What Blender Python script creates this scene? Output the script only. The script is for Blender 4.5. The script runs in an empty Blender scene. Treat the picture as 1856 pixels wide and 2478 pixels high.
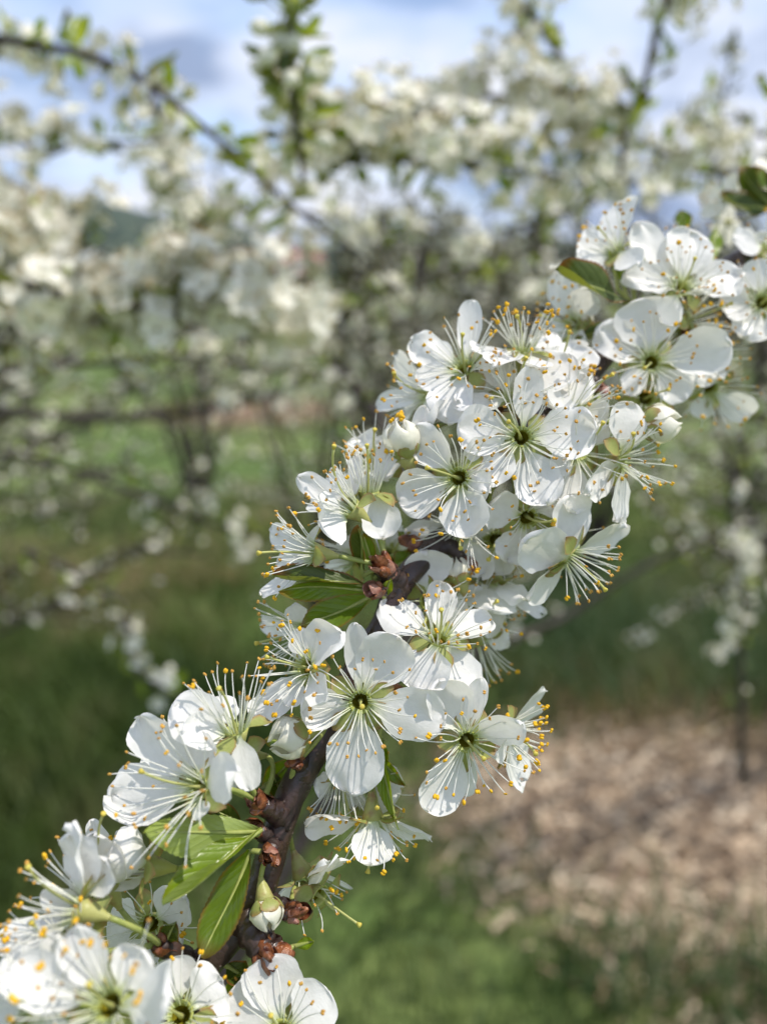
import bpy, math, random
import numpy as np
from math import radians, pi, sin, cos, sqrt

sc = bpy.context.scene
COL = sc.collection

# ------------------------------------------------------------------ camera
H = 1.42                       # the phone is held at this height
PITCH = radians(16.8)
FPX = 1872.0                   # focal length in photograph pixels (1856 x 2478)
CAM = np.array([0.0, 0.0, H])
R = np.array([1.0, 0.0, 0.0])
F = np.array([0.0, cos(PITCH), -sin(PITCH)])
U = np.array([0.0, sin(PITCH), cos(PITCH)])
FOCUS = 0.131

cd = bpy.data.cameras.new('camera')
cam = bpy.data.objects.new('camera', cd)
COL.objects.link(cam)
cam.location = CAM
cam.rotation_euler = (pi / 2 - PITCH, 0, 0)
cd.sensor_fit = 'VERTICAL'
cd.sensor_height = 34.6
cd.sensor_width = 34.6
cd.lens = 34.6 * FPX / 2478.0
cd.clip_start = 0.01
cd.clip_end = 3000
cd.dof.use_dof = True
cd.dof.focus_distance = FOCUS
cd.dof.aperture_fstop = cd.lens / 3.0      # a phone lens, under 3 mm across
sc.camera = cam

# ------------------------------------------------------------------ sky, sun, exposure
SUN_EL, SUN_AZ = radians(62), radians(96)
w = bpy.data.worlds.new('World')
sc.world = w
w.use_nodes = True
nt = w.node_tree
for n in list(nt.nodes):
    nt.nodes.remove(n)


def N(tree, typ, **kw):
    n = tree.nodes.new(typ)
    for k, v in kw.items():
        if k in n.inputs:
            n.inputs[k].default_value = v
        else:
            setattr(n, k, v)
    return n


def ramp(tree, stops):
    n = tree.nodes.new('ShaderNodeValToRGB')
    cr = n.color_ramp
    while len(cr.elements) < len(stops):
        cr.elements.new(0.5)
    for e, (p, c) in zip(cr.elements, stops):
        e.position = p
        e.color = c if len(c) == 4 else (*c, 1)
    return n


wo = N(nt, 'ShaderNodeOutputWorld')
bg = N(nt, 'ShaderNodeBackground')
bg.inputs['Strength'].default_value = 0.15
sky = N(nt, 'ShaderNodeTexSky', sky_type='NISHITA', sun_disc=False)
sky.sun_elevation = SUN_EL
sky.sun_rotation = SUN_AZ
sky.altitude = 1200
sky.air_density = 1.0
sky.dust_density = 0.3
sky.ozone_density = 2.0
tc = N(nt, 'ShaderNodeTexCoord')
mp = N(nt, 'ShaderNodeMapping')
mp.inputs['Scale'].default_value = (1.0, 1.0, 2.3)
mp.inputs['Location'].default_value = (0.62, 0.1, 0.13)
nt.links.new(tc.outputs['Generated'], mp.inputs['Vector'])
n1 = N(nt, 'ShaderNodeTexNoise', Scale=3.4, Detail=7.0, Roughness=0.52)
nt.links.new(mp.outputs[0], n1.inputs['Vector'])
cl = ramp(nt, [(0.36, (0.45, 0.45, 0.45)), (0.54, (1, 1, 1))])
nt.links.new(n1.outputs['Fac'], cl.inputs[0])
n2 = N(nt, 'ShaderNodeTexNoise', Scale=4.6, Detail=5.0, Roughness=0.5)
mp2 = N(nt, 'ShaderNodeMapping')
mp2.inputs['Location'].default_value = (3.1, 1.7, 0.4)
mp2.inputs['Scale'].default_value = (1.0, 1.0, 2.6)
nt.links.new(tc.outputs['Generated'], mp2.inputs['Vector'])
nt.links.new(mp2.outputs[0], n2.inputs['Vector'])
cc = ramp(nt, [(0.36, (1.5, 1.9, 2.8)), (0.47, (3.0, 3.4, 4.3)), (0.66, (4.15, 4.2, 4.45))])
nt.links.new(n2.outputs['Fac'], cc.inputs[0])
mx = N(nt, 'ShaderNodeMix', data_type='RGBA')
nt.links.new(cl.outputs[0], mx.inputs['Factor'])
nt.links.new(sky.outputs[0], mx.inputs['A'])
nt.links.new(cc.outputs[0], mx.inputs['B'])
nt.links.new(mx.outputs['Result'], bg.inputs['Color'])
nt.links.new(bg.outputs[0], wo.inputs[0])

sd = bpy.data.lights.new('sun', 'SUN')
sd.energy = 2.7
sd.angle = radians(0.55)
sd.color = (1.0, 0.93, 0.83)
sun = bpy.data.objects.new('sun', sd)
COL.objects.link(sun)
SDIR = np.array([sin(SUN_AZ) * cos(SUN_EL), cos(SUN_AZ) * cos(SUN_EL), sin(SUN_EL)])
from mathutils import Vector
sun.rotation_euler = Vector(SDIR).to_track_quat('Z', 'Y').to_euler()
sun.location = (3, -3, 6)

sc.view_settings.view_transform = 'Standard'
sc.view_settings.look = 'None'
sc.view_settings.exposure = 0.70
sc.view_settings.gamma = 1.0
sc.view_settings.use_curve_mapping = False
sc.render.engine = 'CYCLES'
sc.cycles.use_denoising = True
sc.cycles.max_bounces = 8
sc.cycles.diffuse_bounces = 4
sc.cycles.transmission_bounces = 6
sc.cycles.transparent_max_bounces = 4
sc.cycles.caustics_reflective = False
sc.cycles.caustics_refractive = False
sc.cycles.sample_clamp_indirect = 4.0


# ------------------------------------------------------------------ helpers
def at(x, y, d):
    """The place d metres deep along the view where photograph pixel (x, y) lies."""
    return CAM + d * (F + (x - 928) / FPX * R + (1239 - y) / FPX * U)


def vec(a):
    """A direction given as right / up / towards the viewer."""
    v = a[0] * R + a[1] * U - a[2] * F
    return v / np.linalg.norm(v)


def unit(v):
    n = np.linalg.norm(v)
    return v / n if n > 1e-12 else np.array([0.0, 0.0, 1.0])


def perp(v):
    v = unit(v)
    a = np.array([0.0, 0.0, 1.0]) if abs(v[2]) < 0.9 else np.array([1.0, 0.0, 0.0])
    x = unit(np.cross(v, a))
    return x, np.cross(v, x)


def make_mesh(name, verts, faces, mats, uvs=None, midx=None, smooth=True):
    me = bpy.data.meshes.new(name)
    me.from_pydata([tuple(v) for v in verts] if not isinstance(verts, np.ndarray) else verts.tolist(), [], faces)
    if smooth:
        me.polygons.foreach_set('use_smooth', [True] * len(me.polygons))
    for m in (mats if isinstance(mats, (list, tuple)) else [mats]):
        me.materials.append(m)
    if midx is not None:
        me.polygons.foreach_set('material_index', midx)
    if uvs is not None:
        ul = me.uv_layers.new(name='uv')
        li = np.zeros(len(me.loops), dtype=np.int32)
        me.loops.foreach_get('vertex_index', li)
        ul.data.foreach_set('uv', np.asarray(uvs, dtype=np.float32)[li].ravel())
    me.update()
    return me


def link(name, me, parent=None, loc=None):
    o = bpy.data.objects.new(name, me)
    COL.objects.link(o)
    if parent is not None:
        o.parent = parent
    if loc is not None:
        o.location = loc
    return o


def thing(name, label, cat, loc, group=None):
    o = bpy.data.objects.new(name, None)
    o.empty_display_size = 0.004
    COL.objects.link(o)
    o.location = loc
    o['label'] = label
    o['category'] = cat
    if group:
        o['group'] = group
    return o


def tag(o, label=None, cat=None, group=None, kind=None):
    for k, v in (('label', label), ('category', cat), ('group', group), ('kind', kind)):
        if v:
            o[k] = v
    return o


def grid_faces(nr, nc, wrap=False, off=0):
    f = []
    m = nc if wrap else nc - 1
    for i in range(nr - 1):
        for j in range(m):
            k = (j + 1) % nc
            f.append((off + i * nc + j, off + i * nc + k, off + (i + 1) * nc + k, off + (i + 1) * nc + j))
    return f


def tube(pts, rad, sides=6, caps=True, off=0, bump=None):
    pts = np.asarray(pts, float)
    n = len(pts)
    rad = np.broadcast_to(np.asarray(rad, float), (n,))
    T = np.gradient(pts, axis=0)
    T /= np.linalg.norm(T, axis=1)[:, None] + 1e-15
    x, y = perp(T[0])
    V = []
    for i in range(n):
        x = unit(x - T[i] * np.dot(x, T[i]))
        y = np.cross(T[i], x)
        for j in range(sides):
            a = 2 * pi * j / sides
            r = rad[i] * (1 + (bump[i, j] if bump is not None else 0))
            V.append(pts[i] + r * (cos(a) * x + sin(a) * y))
    Fc = grid_faces(n, sides, True, off)
    if caps:
        Fc.append(tuple(off + j for j in reversed(range(sides))))
        Fc.append(tuple(off + (n - 1) * sides + j for j in range(sides)))
    return np.array(V), Fc


def spline(pts, n):
    """Catmull-Rom through pts, n samples."""
    p = np.asarray(pts, float)
    p = np.vstack([2 * p[0] - p[1], p, 2 * p[-1] - p[-2]])
    m = len(p) - 3
    out = []
    for t in np.linspace(0, m - 1e-9, n):
        i = int(t)
        u = t - i
        a, b, c, d = p[i:i + 4]
        out.append(0.5 * (2 * b + (c - a) * u + (2 * a - 5 * b + 4 * c - d) * u * u + (3 * b - a - 3 * c + d) * u ** 3))
    return np.array(out)


def bez(a, b, c, n):
    t = np.linspace(0, 1, n)[:, None]
    return (1 - t) ** 2 * a + 2 * t * (1 - t) * b + t * t * c


# ------------------------------------------------------------------ materials
def mat(name):
    m = bpy.data.materials.new(name)
    m.use_nodes = True
    t = m.node_tree
    for n in list(t.nodes):
        t.nodes.remove(n)
    return m, t, N(t, 'ShaderNodeOutputMaterial')


def thin(name, build, rough=0.5, spec=0.3, trans=0.35, tcol=None, bump=None, coat=0.0):
    """Thin living tissue: a reflecting face and some light let through."""
    m, t, o = mat(name)
    p = N(t, 'ShaderNodeBsdfPrincipled', Roughness=rough)
    p.inputs['Specular IOR Level'].default_value = spec
    p.inputs['Coat Weight'].default_value = coat
    tr = N(t, 'ShaderNodeBsdfTranslucent')
    ms = N(t, 'ShaderNodeMixShader')
    ms.inputs[0].default_value = trans
    c = build(t)
    t.links.new(c, p.inputs['Base Color'])
    if tcol:
        mm = N(t, 'ShaderNodeMix', data_type='RGBA', blend_type='MULTIPLY')
        mm.inputs['Factor'].default_value = 1
        t.links.new(c, mm.inputs['A'])
        mm.inputs['B'].default_value = (*tcol, 1)
        t.links.new(mm.outputs['Result'], tr.inputs['Color'])
    else:
        t.links.new(c, tr.inputs['Color'])
    if bump:
        b = bump(t)
        t.links.new(b, p.inputs['Normal'])
        t.links.new(b, tr.inputs['Normal'])
    t.links.new(p.outputs[0], ms.inputs[1])
    t.links.new(tr.outputs[0], ms.inputs[2])
    t.links.new(ms.outputs[0], o.inputs[0])
    return m


def uvxy(t):
    uv = N(t, 'ShaderNodeUVMap')
    s = N(t, 'ShaderNodeSeparateXYZ')
    t.links.new(uv.outputs[0], s.inputs[0])
    return uv.outputs[0], s.outputs['X'], s.outputs['Y']


def math_n(t, op, a, b=None, c=None):
    n = N(t, 'ShaderNodeMath', operation=op)
    for i, v in enumerate((a, b, c)):
        if v is None:
            continue
        if isinstance(v, (int, float)):
            n.inputs[i].default_value = v
        else:
            t.links.new(v, n.inputs[i])
    return n.outputs[0]


def mixc(t, fac, a, b, blend='MIX'):
    n = N(t, 'ShaderNodeMix', data_type='RGBA', blend_type=blend)
    for k, v in (('Factor', fac), ('A', a), ('B', b)):
        if isinstance(v, (int, float)):
            n.inputs[k].default_value = v
        elif isinstance(v, tuple):
            n.inputs[k].default_value = (*v, 1) if len(v) == 3 else v
        else:
            t.links.new(v, n.inputs[k])
    return n.outputs['Result']


def petal_color(t):
    uv, u, v = uvxy(t)
    r = ramp(t, [(0.0, (0.55, 0.62, 0.28)), (0.10, (0.80, 0.83, 0.68)), (0.24, (0.885, 0.885, 0.865)), (1.0, (0.90, 0.895, 0.885))])
    t.links.new(v, r.inputs[0])
    no = N(t, 'ShaderNodeTexNoise', Scale=7.0, Detail=4.0)
    t.links.new(uv, no.inputs['Vector'])
    rr = ramp(t, [(0.3, (0.95, 0.95, 0.945)), (0.6, (1, 1, 1))])
    t.links.new(no.outputs['Fac'], rr.inputs[0])
    return mixc(t, 1.0, r.outputs[0], rr.outputs[0], 'MULTIPLY')


def petal_bump(t):
    uv, u, v = uvxy(t)
    # veins fan out from the claw: |u - .5| spread, bent by v
    a = math_n(t, 'SUBTRACT', u, 0.5)
    no = N(t, 'ShaderNodeTexNoise', Scale=3.2, Detail=2.0)
    t.links.new(uv, no.inputs['Vector'])
    d = math_n(t, 'MULTIPLY_ADD', no.outputs['Fac'], 0.22, a)
    wv = math_n(t, 'SINE', math_n(t, 'MULTIPLY', d, 58.0))
    wv = math_n(t, 'POWER', math_n(t, 'ABSOLUTE', wv), 0.6)
    n2 = N(t, 'ShaderNodeTexNoise', Scale=9.0, Detail=3.0)
    t.links.new(uv, n2.inputs['Vector'])
    h = math_n(t, 'MULTIPLY_ADD', n2.outputs['Fac'], 1.6, math_n(t, 'MULTIPLY', wv, 0.07))
    b = N(t, 'ShaderNodeBump', Strength=0.16, Distance=0.00035)
    t.links.new(h, b.inputs['Height'])
    return b.outputs[0]


M_PETAL = thin('petal', petal_color, 0.38, 0.45, 0.33, (1.0, 0.985, 0.94), petal_bump)


def leaf_color(top, under, tip, young):
    def f(t):
        uv, u, v = uvxy(t)
        a = math_n(t, 'ABSOLUTE', math_n(t, 'SUBTRACT', u, 0.5))
        s = math_n(t, 'SUBTRACT', v, math_n(t, 'MULTIPLY', a, 0.75))
        no = N(t, 'ShaderNodeTexNoise', Scale=5.0, Detail=4.0)
        t.links.new(uv, no.inputs['Vector'])
        s2 = math_n(t, 'MULTIPLY_ADD', no.outputs['Fac'], 0.16, s)
        wv = math_n(t, 'ABSOLUTE', math_n(t, 'SINE', math_n(t, 'MULTIPLY', s2, 25.0)))
        vein = ramp(t, [(0.0, (1, 1, 1)), (0.16, (0, 0, 0))])
        t.links.new(wv, vein.inputs[0])
        mid = ramp(t, [(0.0, (1, 1, 1)), (0.045, (0, 0, 0))])
        t.links.new(a, mid.inputs[0])
        vv = math_n(t, 'MAXIMUM', math_n(t, 'MULTIPLY', vein.outputs[0], 0.30), mid.outputs[0])
        base = mixc(t, no.outputs['Fac'], tuple(c * 0.72 for c in top), tuple(min(1, c * 1.25) for c in top))
        edge = ramp(t, [(0.40, (0, 0, 0)), (0.5, (1, 1, 1))])
        t.links.new(a, edge.inputs[0])
        tp = ramp(t, [(0.82, (0, 0, 0)), (1.0, (1, 1, 1))])
        t.links.new(v, tp.inputs[0])
        ef = math_n(t, 'MULTIPLY', math_n(t, 'MAXIMUM', edge.outputs[0], tp.outputs[0]), young)
        c = mixc(t, ef, base, tip)
        c = mixc(t, math_n(t, 'MULTIPLY', vv, 0.42), c, tuple(min(1, x * 1.9 + 0.03) for x in top))
        g = N(t, 'ShaderNodeNewGeometry')
        return mixc(t, g.outputs['Backfacing'], c, mixc(t, math_n(t, 'MULTIPLY', vv, 0.4), under, tuple(x * 1.25 for x in under)))
    return f


def leaf_bump(t):
    uv, u, v = uvxy(t)
    a = math_n(t, 'ABSOLUTE', math_n(t, 'SUBTRACT', u, 0.5))
    s = math_n(t, 'SUBTRACT', v, math_n(t, 'MULTIPLY', a, 0.75))
    wv = math_n(t, 'ABSOLUTE', math_n(t, 'SINE', math_n(t, 'MULTIPLY', s, 25.0)))
    no = N(t, 'ShaderNodeTexNoise', Scale=14.0, Detail=3.0)
    t.links.new(uv, no.inputs['Vector'])
    h = math_n(t, 'MULTIPLY_ADD', no.outputs['Fac'], 0.8, math_n(t, 'POWER', wv, 0.5))
    b = N(t, 'ShaderNodeBump', Strength=0.2, Distance=0.0004)
    t.links.new(h, b.inputs['Height'])
    return b.outputs[0]


M_LEAF = thin('leaf_green', leaf_color((0.12, 0.195, 0.016), (0.24, 0.32, 0.10), (0.20, 0.075, 0.025), 0.75), 0.30, 0.55, 0.45, (2.1, 1.8, 0.30), leaf_bump)
M_LEAFB = thin('leaf_bright', leaf_color((0.19, 0.29, 0.014), (0.33, 0.42, 0.13), (0.24, 0.16, 0.03), 0.35), 0.30, 0.55, 0.46, (1.7, 1.5, 0.25), leaf_bump)
M_LEAFD = thin('leaf_olive', leaf_color((0.065, 0.10, 0.012), (0.15, 0.20, 0.06), (0.23, 0.07, 0.02), 0.9), 0.36, 0.5, 0.35, (1.6, 1.3, 0.3), leaf_bump)


def flat(c):
    def f(t):
        n = N(t, 'ShaderNodeRGB')
        n.outputs[0].default_value = (*c, 1)
        return n.outputs[0]
    return f


def noisy(a, b, scale, lo=0.35, hi=0.65, coord='Object'):
    def f(t):
        tcn = N(t, 'ShaderNodeTexCoord')
        no = N(t, 'ShaderNodeTexNoise', Scale=scale, Detail=5.0)
        t.links.new(tcn.outputs[coord], no.inputs['Vector'])
        r = ramp(t, [(lo, a), (hi, b)])
        t.links.new(no.outputs['Fac'], r.inputs[0])
        return r.outputs[0]
    return f


def nbump(scale, strength, dist):
    def f(t):
        tcn = N(t, 'ShaderNodeTexCoord')
        no = N(t, 'ShaderNodeTexNoise', Scale=scale, Detail=6.0)
        t.links.new(tcn.outputs['Object'], no.inputs['Vector'])
        b = N(t, 'ShaderNodeBump', Strength=strength, Distance=dist)
        t.links.new(no.outputs['Fac'], b.inputs['Height'])
        return b.outputs[0]
    return f


def fil_color(t):
    uv, u, v = uvxy(t)
    r = ramp(t, [(0.0, (0.62, 0.70, 0.33)), (0.28, (0.88, 0.88, 0.80)), (1.0, (0.9, 0.9, 0.87))])
    t.links.new(v, r.inputs[0])
    return r.outputs[0]


M_FIL = thin('filament', fil_color, 0.4, 0.35, 0.3)
M_ANT_Y = thin('anther_fresh', noisy((0.76, 0.40, 0.012), (0.85, 0.53, 0.03), 2500), 0.6, 0.25, 0.12)
M_ANT_B = thin('anther_dry', noisy((0.46, 0.22, 0.04), (0.68, 0.42, 0.09), 2200), 0.6, 0.25, 0.10)
M_STYLE = thin('style', flat((0.60, 0.61, 0.24)), 0.4, 0.35, 0.3)
M_STIGMA = thin('stigma', noisy((0.70, 0.52, 0.08), (0.62, 0.60, 0.14), 1800), 0.6, 0.3, 0.2)


def sepal_color(t):
    uv, u, v = uvxy(t)
    a = math_n(t, 'ABSOLUTE', math_n(t, 'SUBTRACT', u, 0.5))
    e = ramp(t, [(0.36, (0, 0, 0)), (0.49, (1, 1, 1))])
    t.links.new(a, e.inputs[0])
    tp = ramp(t, [(0.6, (0, 0, 0)), (1.0, (1, 1, 1))])
    t.links.new(v, tp.inputs[0])
    no = N(t, 'ShaderNodeTexNoise', Scale=2500, Detail=3.0)
    tcn = N(t, 'ShaderNodeTexCoord')
    t.links.new(tcn.outputs['Object'], no.inputs['Vector'])
    base = mixc(t, no.outputs['Fac'], (0.26, 0.31, 0.08), (0.42, 0.44, 0.16))
    f = math_n(t, 'MULTIPLY', math_n(t, 'MAXIMUM', e.outputs[0], tp.outputs[0]), 0.62)
    return mixc(t, f, base, (0.36, 0.115, 0.085))


M_SEPAL = thin('sepal', sepal_color, 0.42, 0.4, 0.28, (1.3, 1.25, 0.6))
M_CUP = thin('calyx_cup', noisy((0.34, 0.17, 0.09), (0.46, 0.46, 0.16), 380, 0.28, 0.5), 0.4, 0.4, 0.2, None, nbump(2500, 0.3, 0.0002))
M_NECT = thin('cup_inside', noisy((0.15, 0.13, 0.010), (0.27, 0.24, 0.02), 900), 0.25, 0.6, 0.08)
M_RIM = thin('cup_rim', noisy((0.36, 0.42, 0.07), (0.52, 0.54, 0.15), 900), 0.35, 0.5, 0.25)
M_PEDI = thin('pedicel', noisy((0.30, 0.36, 0.09), (0.44, 0.47, 0.15), 500), 0.38, 0.4, 0.2)
M_BUD = thin('bud_petal', lambda t: mixc(t, 1.0, flat((0.90, 0.88, 0.78))(t), noisy((0.94, 0.95, 0.90), (1, 1, 1), 260)(t), 'MULTIPLY'), 0.4, 0.35, 0.3, None, nbump(500, 0.35, 0.0004))
M_SCALE = thin('bud_scale', noisy((0.045, 0.010, 0.008), (0.36, 0.125, 0.045), 620, 0.32, 0.68), 0.28, 0.6, 0.12, None, nbump(1300, 0.7, 0.0006))
M_SCALEP = thin('bud_scale_pink', noisy((0.22, 0.06, 0.055), (0.48, 0.27, 0.19), 620, 0.3, 0.7), 0.3, 0.6, 0.2, None, nbump(1300, 0.6, 0.0005))


def bark(name, a, b, spec, sc1, rough=0.45, bumpd=0.0006, lent=True):
    m, t, o = mat(name)
    p = N(t, 'ShaderNodeBsdfPrincipled')
    p.inputs['Specular IOR Level'].default_value = spec
    tcn = N(t, 'ShaderNodeTexCoord')
    no = N(t, 'ShaderNodeTexNoise', Scale=sc1, Detail=6.0)
    t.links.new(tcn.outputs['Object'], no.inputs['Vector'])
    r = ramp(t, [(0.3, a), (0.7, b)])
    t.links.new(no.outputs['Fac'], r.inputs[0])
    c = r.outputs[0]
    vo = N(t, 'ShaderNodeTexVoronoi', Scale=sc1 * 1.3)
    t.links.new(tcn.outputs['Object'], vo.inputs['Vector'])
    ln = ramp(t, [(0.0, (1, 1, 1)), (0.16, (0, 0, 0))])
    t.links.new(vo.outputs['Distance'], ln.inputs[0])
    if lent:
        c = mixc(t, math_n(t, 'MULTIPLY', ln.outputs[0], 0.6), c, (0.30, 0.24, 0.20))
    rr = ramp(t, [(0.35, (rough - 0.15,) * 3), (0.65, (rough + 0.22,) * 3)])
    n2 = N(t, 'ShaderNodeTexNoise', Scale=sc1 * 0.6, Detail=3.0)
    t.links.new(tcn.outputs['Object'], n2.inputs['Vector'])
    t.links.new(n2.outputs['Fac'], rr.inputs[0])
    t.links.new(rr.outputs[0], p.inputs['Roughness'])
    t.links.new(c, p.inputs['Base Color'])
    bp = N(t, 'ShaderNodeBump', Strength=0.9, Distance=bumpd)
    h = math_n(t, 'MULTIPLY_ADD', ln.outputs[0], 0.5, no.outputs['Fac'])
    t.links.new(h, bp.inputs['Height'])
    t.links.new(bp.outputs[0], p.inputs['Normal'])
    t.links.new(p.outputs[0], o.inputs[0])
    return m


M_BARK = bark('plum_bark', (0.015, 0.008, 0.007), (0.060, 0.033, 0.027), 0.6, 330, 0.36)
M_BARKOLD = bark('old_bark', (0.022, 0.017, 0.015), (0.075, 0.060, 0.052), 0.3, 60, 0.65, 0.004)


# ------------------------------------------------------------------ pieces of a blossom
def petal_geo(B, T, Nn, wid, rng, cup=0.16, bend=0.10, ruf=0.06, twist=0.0, notch=0.05, nu=11, nv=15, point=0.40):
    d = T - B
    L = np.linalg.norm(d)
    d = d / L
    Nn = unit(Nn - d * np.dot(Nn, d))
    W = np.cross(Nn, d)
    v = 1 - np.cos(np.linspace(0, 1, nv) * pi / 2)       # sparse at the tip
    v = np.sin(np.linspace(0, 1, nv) * pi / 2) ** 1.05
    u = np.linspace(-1, 1, nu)
    V, Uu = np.meshgrid(v, u, indexing='ij')
    a_, b_ = 0.56 + 0.14 * rng.random(), point
    fm = (a_ / (a_ + b_)) ** a_ * (b_ / (a_ + b_)) ** b_
    h = (V ** a_) * (np.clip(1 - V, 0, 1) ** b_) / fm
    sm = np.clip(V / 0.30, 0, 1)
    h = h * (0.30 + 0.70 * sm * sm * (3 - 2 * sm))
    h = np.maximum(h, 0.15 * (1 - V) ** 2)
    ph = [rng.uniform(0, 6.28) for _ in range(8)]
    h = h * (1 + 0.035 * np.sin(9 * V + ph[0] + 1.5 * Uu) + 0.025 * np.sin(21 * V + ph[1]))
    h = h * wid / 2
    nt_ = notch * rng.uniform(0.3, 1.6)
    nc = rng.uniform(-0.25, 0.25)
    Vs = V - nt_ * np.exp(-((Uu - nc) / 0.22) ** 2) * V ** 8
    tips = 0.018 * np.sin(5 * Uu * 2.3 + ph[2]) * V ** 6
    Vs = Vs + tips
    bnd = bend * rng.uniform(0.5, 1.4)
    z = cup * rng.uniform(0.4, 1.3) * h * Uu ** 2 - bnd * L * np.sin(pi * V ** 0.9) * 0.55
    rw = ruf * wid * (np.abs(Uu) ** 1.4) * V ** 1.2 * (np.sin(7.5 * V + ph[3] + 0.8 * Uu) + 0.55 * np.sin(15 * V + ph[4] - 1.1 * Uu))
    rl = 0.5 * ruf * wid * V * (np.sin(3.2 * Uu + ph[5] + 2 * V) + 0.5 * np.sin(5.5 * Uu + 3.5 * V + ph[6]))
    rt = ruf * wid * 0.7 * V ** 7 * np.sin(7 * Uu + ph[7])
    z = z + rw + rl + rt
    ang = twist * V
    wx = Uu * h * np.cos(ang) - 0 * z
    zz = z + Uu * h * np.sin(ang)
    P = B + d * (L * Vs)[..., None] + W * wx[..., None] + Nn * zz[..., None]
    uv = np.stack([Uu * 0.5 + 0.5, V], -1)
    return P.reshape(-1, 3), grid_faces(nv, nu), uv.reshape(-1, 2)


def leaf_geo(B, T, Nn, wid, rng, fold=0.35, curl=0.10, twist=0.0, nu=9, nv=25, wav=0.04, serr=0.05):
    d = T - B
    L = np.linalg.norm(d)
    d = d / L
    Nn = unit(Nn - d * np.dot(Nn, d))
    W = np.cross(Nn, d)
    v = np.linspace(0, 1, nv)
    u = np.linspace(-1, 1, nu)
    V, Uu = np.meshgrid(v, u, indexing='ij')
    h = np.sin(pi * np.clip(V, 0, 1) ** 1.22) ** 0.74
    h = np.maximum(h, 0.07 * (1 - V))
    saw = (np.arange(nv) % 2) * 1.0
    h = h * (1 + serr * (saw[:, None] - 0.5) * (np.abs(Uu) > 0.9))
    h = h * wid / 2
    ph = [rng.uniform(0, 6.28) for _ in range(4)]
    z = fold * h * np.abs(Uu) - curl * L * np.sin(pi * V * 0.9) + wav * wid * np.abs(Uu) ** 1.5 * np.sin(9 * V + ph[0] + 1.6 * np.sign(Uu)) + 0.4 * wav * wid * np.sin(14 * V + ph[1]) * np.abs(Uu)
    z = z + 0.022 * wid * np.abs(np.sin(25.0 * (V - 0.375 * np.abs(Uu)) + 0.6 * np.sin(7 * V + ph[2]))) * (1 - Uu ** 2) * np.minimum(1, 4 * np.abs(Uu)) * np.sin(pi * V)
    z = z + 0.09 * wid * np.sin(5 * V + 2.2 * Uu + ph[3])
    ang = twist * V
    P = B + d * (L * V)[..., None] + W * (Uu * h * np.cos(ang) * (1 - 0.25 * fold))[..., None] + Nn * (z * np.cos(ang) + Uu * h * np.sin(ang))[..., None]
    uv = np.stack([Uu * 0.5 + 0.5, V], -1)
    return P.reshape(-1, 3), [q[::-1] for q in grid_faces(nv, nu)], uv.reshape(-1, 2)


def ball_geo(c, ax, la, ra, nl=5, ns=7):
    x, y = perp(ax)
    V = []
    for i in range(nl + 1):
        t = pi * i / nl
        for j in range(ns):
            a = 2 * pi * j / ns
            V.append(c + ax * (-cos(t) * la) + (x * cos(a) + y * sin(a)) * (sin(t) * ra + 1e-6))
    return V, grid_faces(nl + 1, ns, True)


# two anther meshes, shared by every stamen
def anther_mesh(name, m, la, ra):
    V, Fc = [], []
    for s in (-1, 1):
        v, f = ball_geo(np.array([s * ra * 0.72, 0, 0]), np.array([0.12 * s, 0, 1.0]), la, ra)
        f = [tuple(i + len(V) for i in q) for q in f]
        V += v
        Fc += f
    return make_mesh(name, np.array(V), Fc, m)


ANT_Y = [anther_mesh('anther_fresh', M_ANT_Y, 0.00052, 0.00036), anther_mesh('anther_fresh', M_ANT_Y, 0.00046, 0.00031)]
ANT_B = [anther_mesh('anther_dry', M_ANT_B, 0.00037, 0.00023), anther_mesh('anther_dry', M_ANT_B, 0.00040, 0.00025)]


def rot_from(zax, rng):
    x, y = perp(zax)
    a = rng.uniform(0, 6.28)
    x2 = x * cos(a) + y * sin(a)
    y2 = np.cross(zax, x2)
    from mathutils import Matrix
    return Matrix(((x2[0], y2[0], zax[0]), (x2[1], y2[1], zax[1]), (x2[2], y2[2], zax[2]))).to_euler()


def cup_geo(c, A, k, sides=14):
    x, y = perp(A)
    prof_o = [(0.46, -4.6), (0.62, -3.9), (1.08, -2.8), (1.52, -1.5), (2.02, 0.0)]
    prof_i = [(1.86, 0.10), (1.58, -0.25), (1.36, -1.1), (1.15, -2.3), (0.02, -3.1)]
    V = []
    for r, z in prof_o + prof_i:
        for j in range(sides):
            a = 2 * pi * j / sides
            V.append(c + k * 0.001 * (A * z + (x * cos(a) + y * sin(a)) * r))
    Fc = grid_faces(len(prof_o) + len(prof_i), sides, True)
    mi = [0] * ((len(prof_o) - 1) * sides) + [2] * (3 * sides) + [1] * ((len(prof_i) - 3) * sides)
    return np.array(V), Fc, mi


def spx(D):
    return D / FPX


def add_sepals(root, loc, C, A, angs, k, rng, reflex=0.35):
    x, y = perp(A)
    for a in angs:
        rd = x * cos(a) + y * sin(a)
        B = C + rd * 0.0019 * k - A * 0.0002
        tip = B + unit(rd * 1.0 - A * reflex * rng.uniform(0.1, 1.5)) * 0.0043 * k * rng.uniform(0.85, 1.15)
        P, f, uv = petal_geo(B, tip, A, 0.0037 * k, rng, 0.3, -0.08, 0.03, 0, 0.0, 7, 8, 0.8)
        # broad foot
        link('sepal', make_mesh('sepal', P - loc, f, M_SEPAL, uv), root)


def add_pedicel(root, loc, foot, A, base, k, rng, thick=0.00045):
    L = np.linalg.norm(base - foot)
    mid = foot - A * 0.32 * L + (base - foot) * 0.22
    pts = bez(base, mid, foot, 9)
    V, f = tube(pts, np.linspace(thick * 1.15, thick * 0.95, 9) * k, 7)
    link('pedicel', make_mesh('pedicel', V - loc, f, M_PEDI), root)


STAMENS = 0


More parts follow.
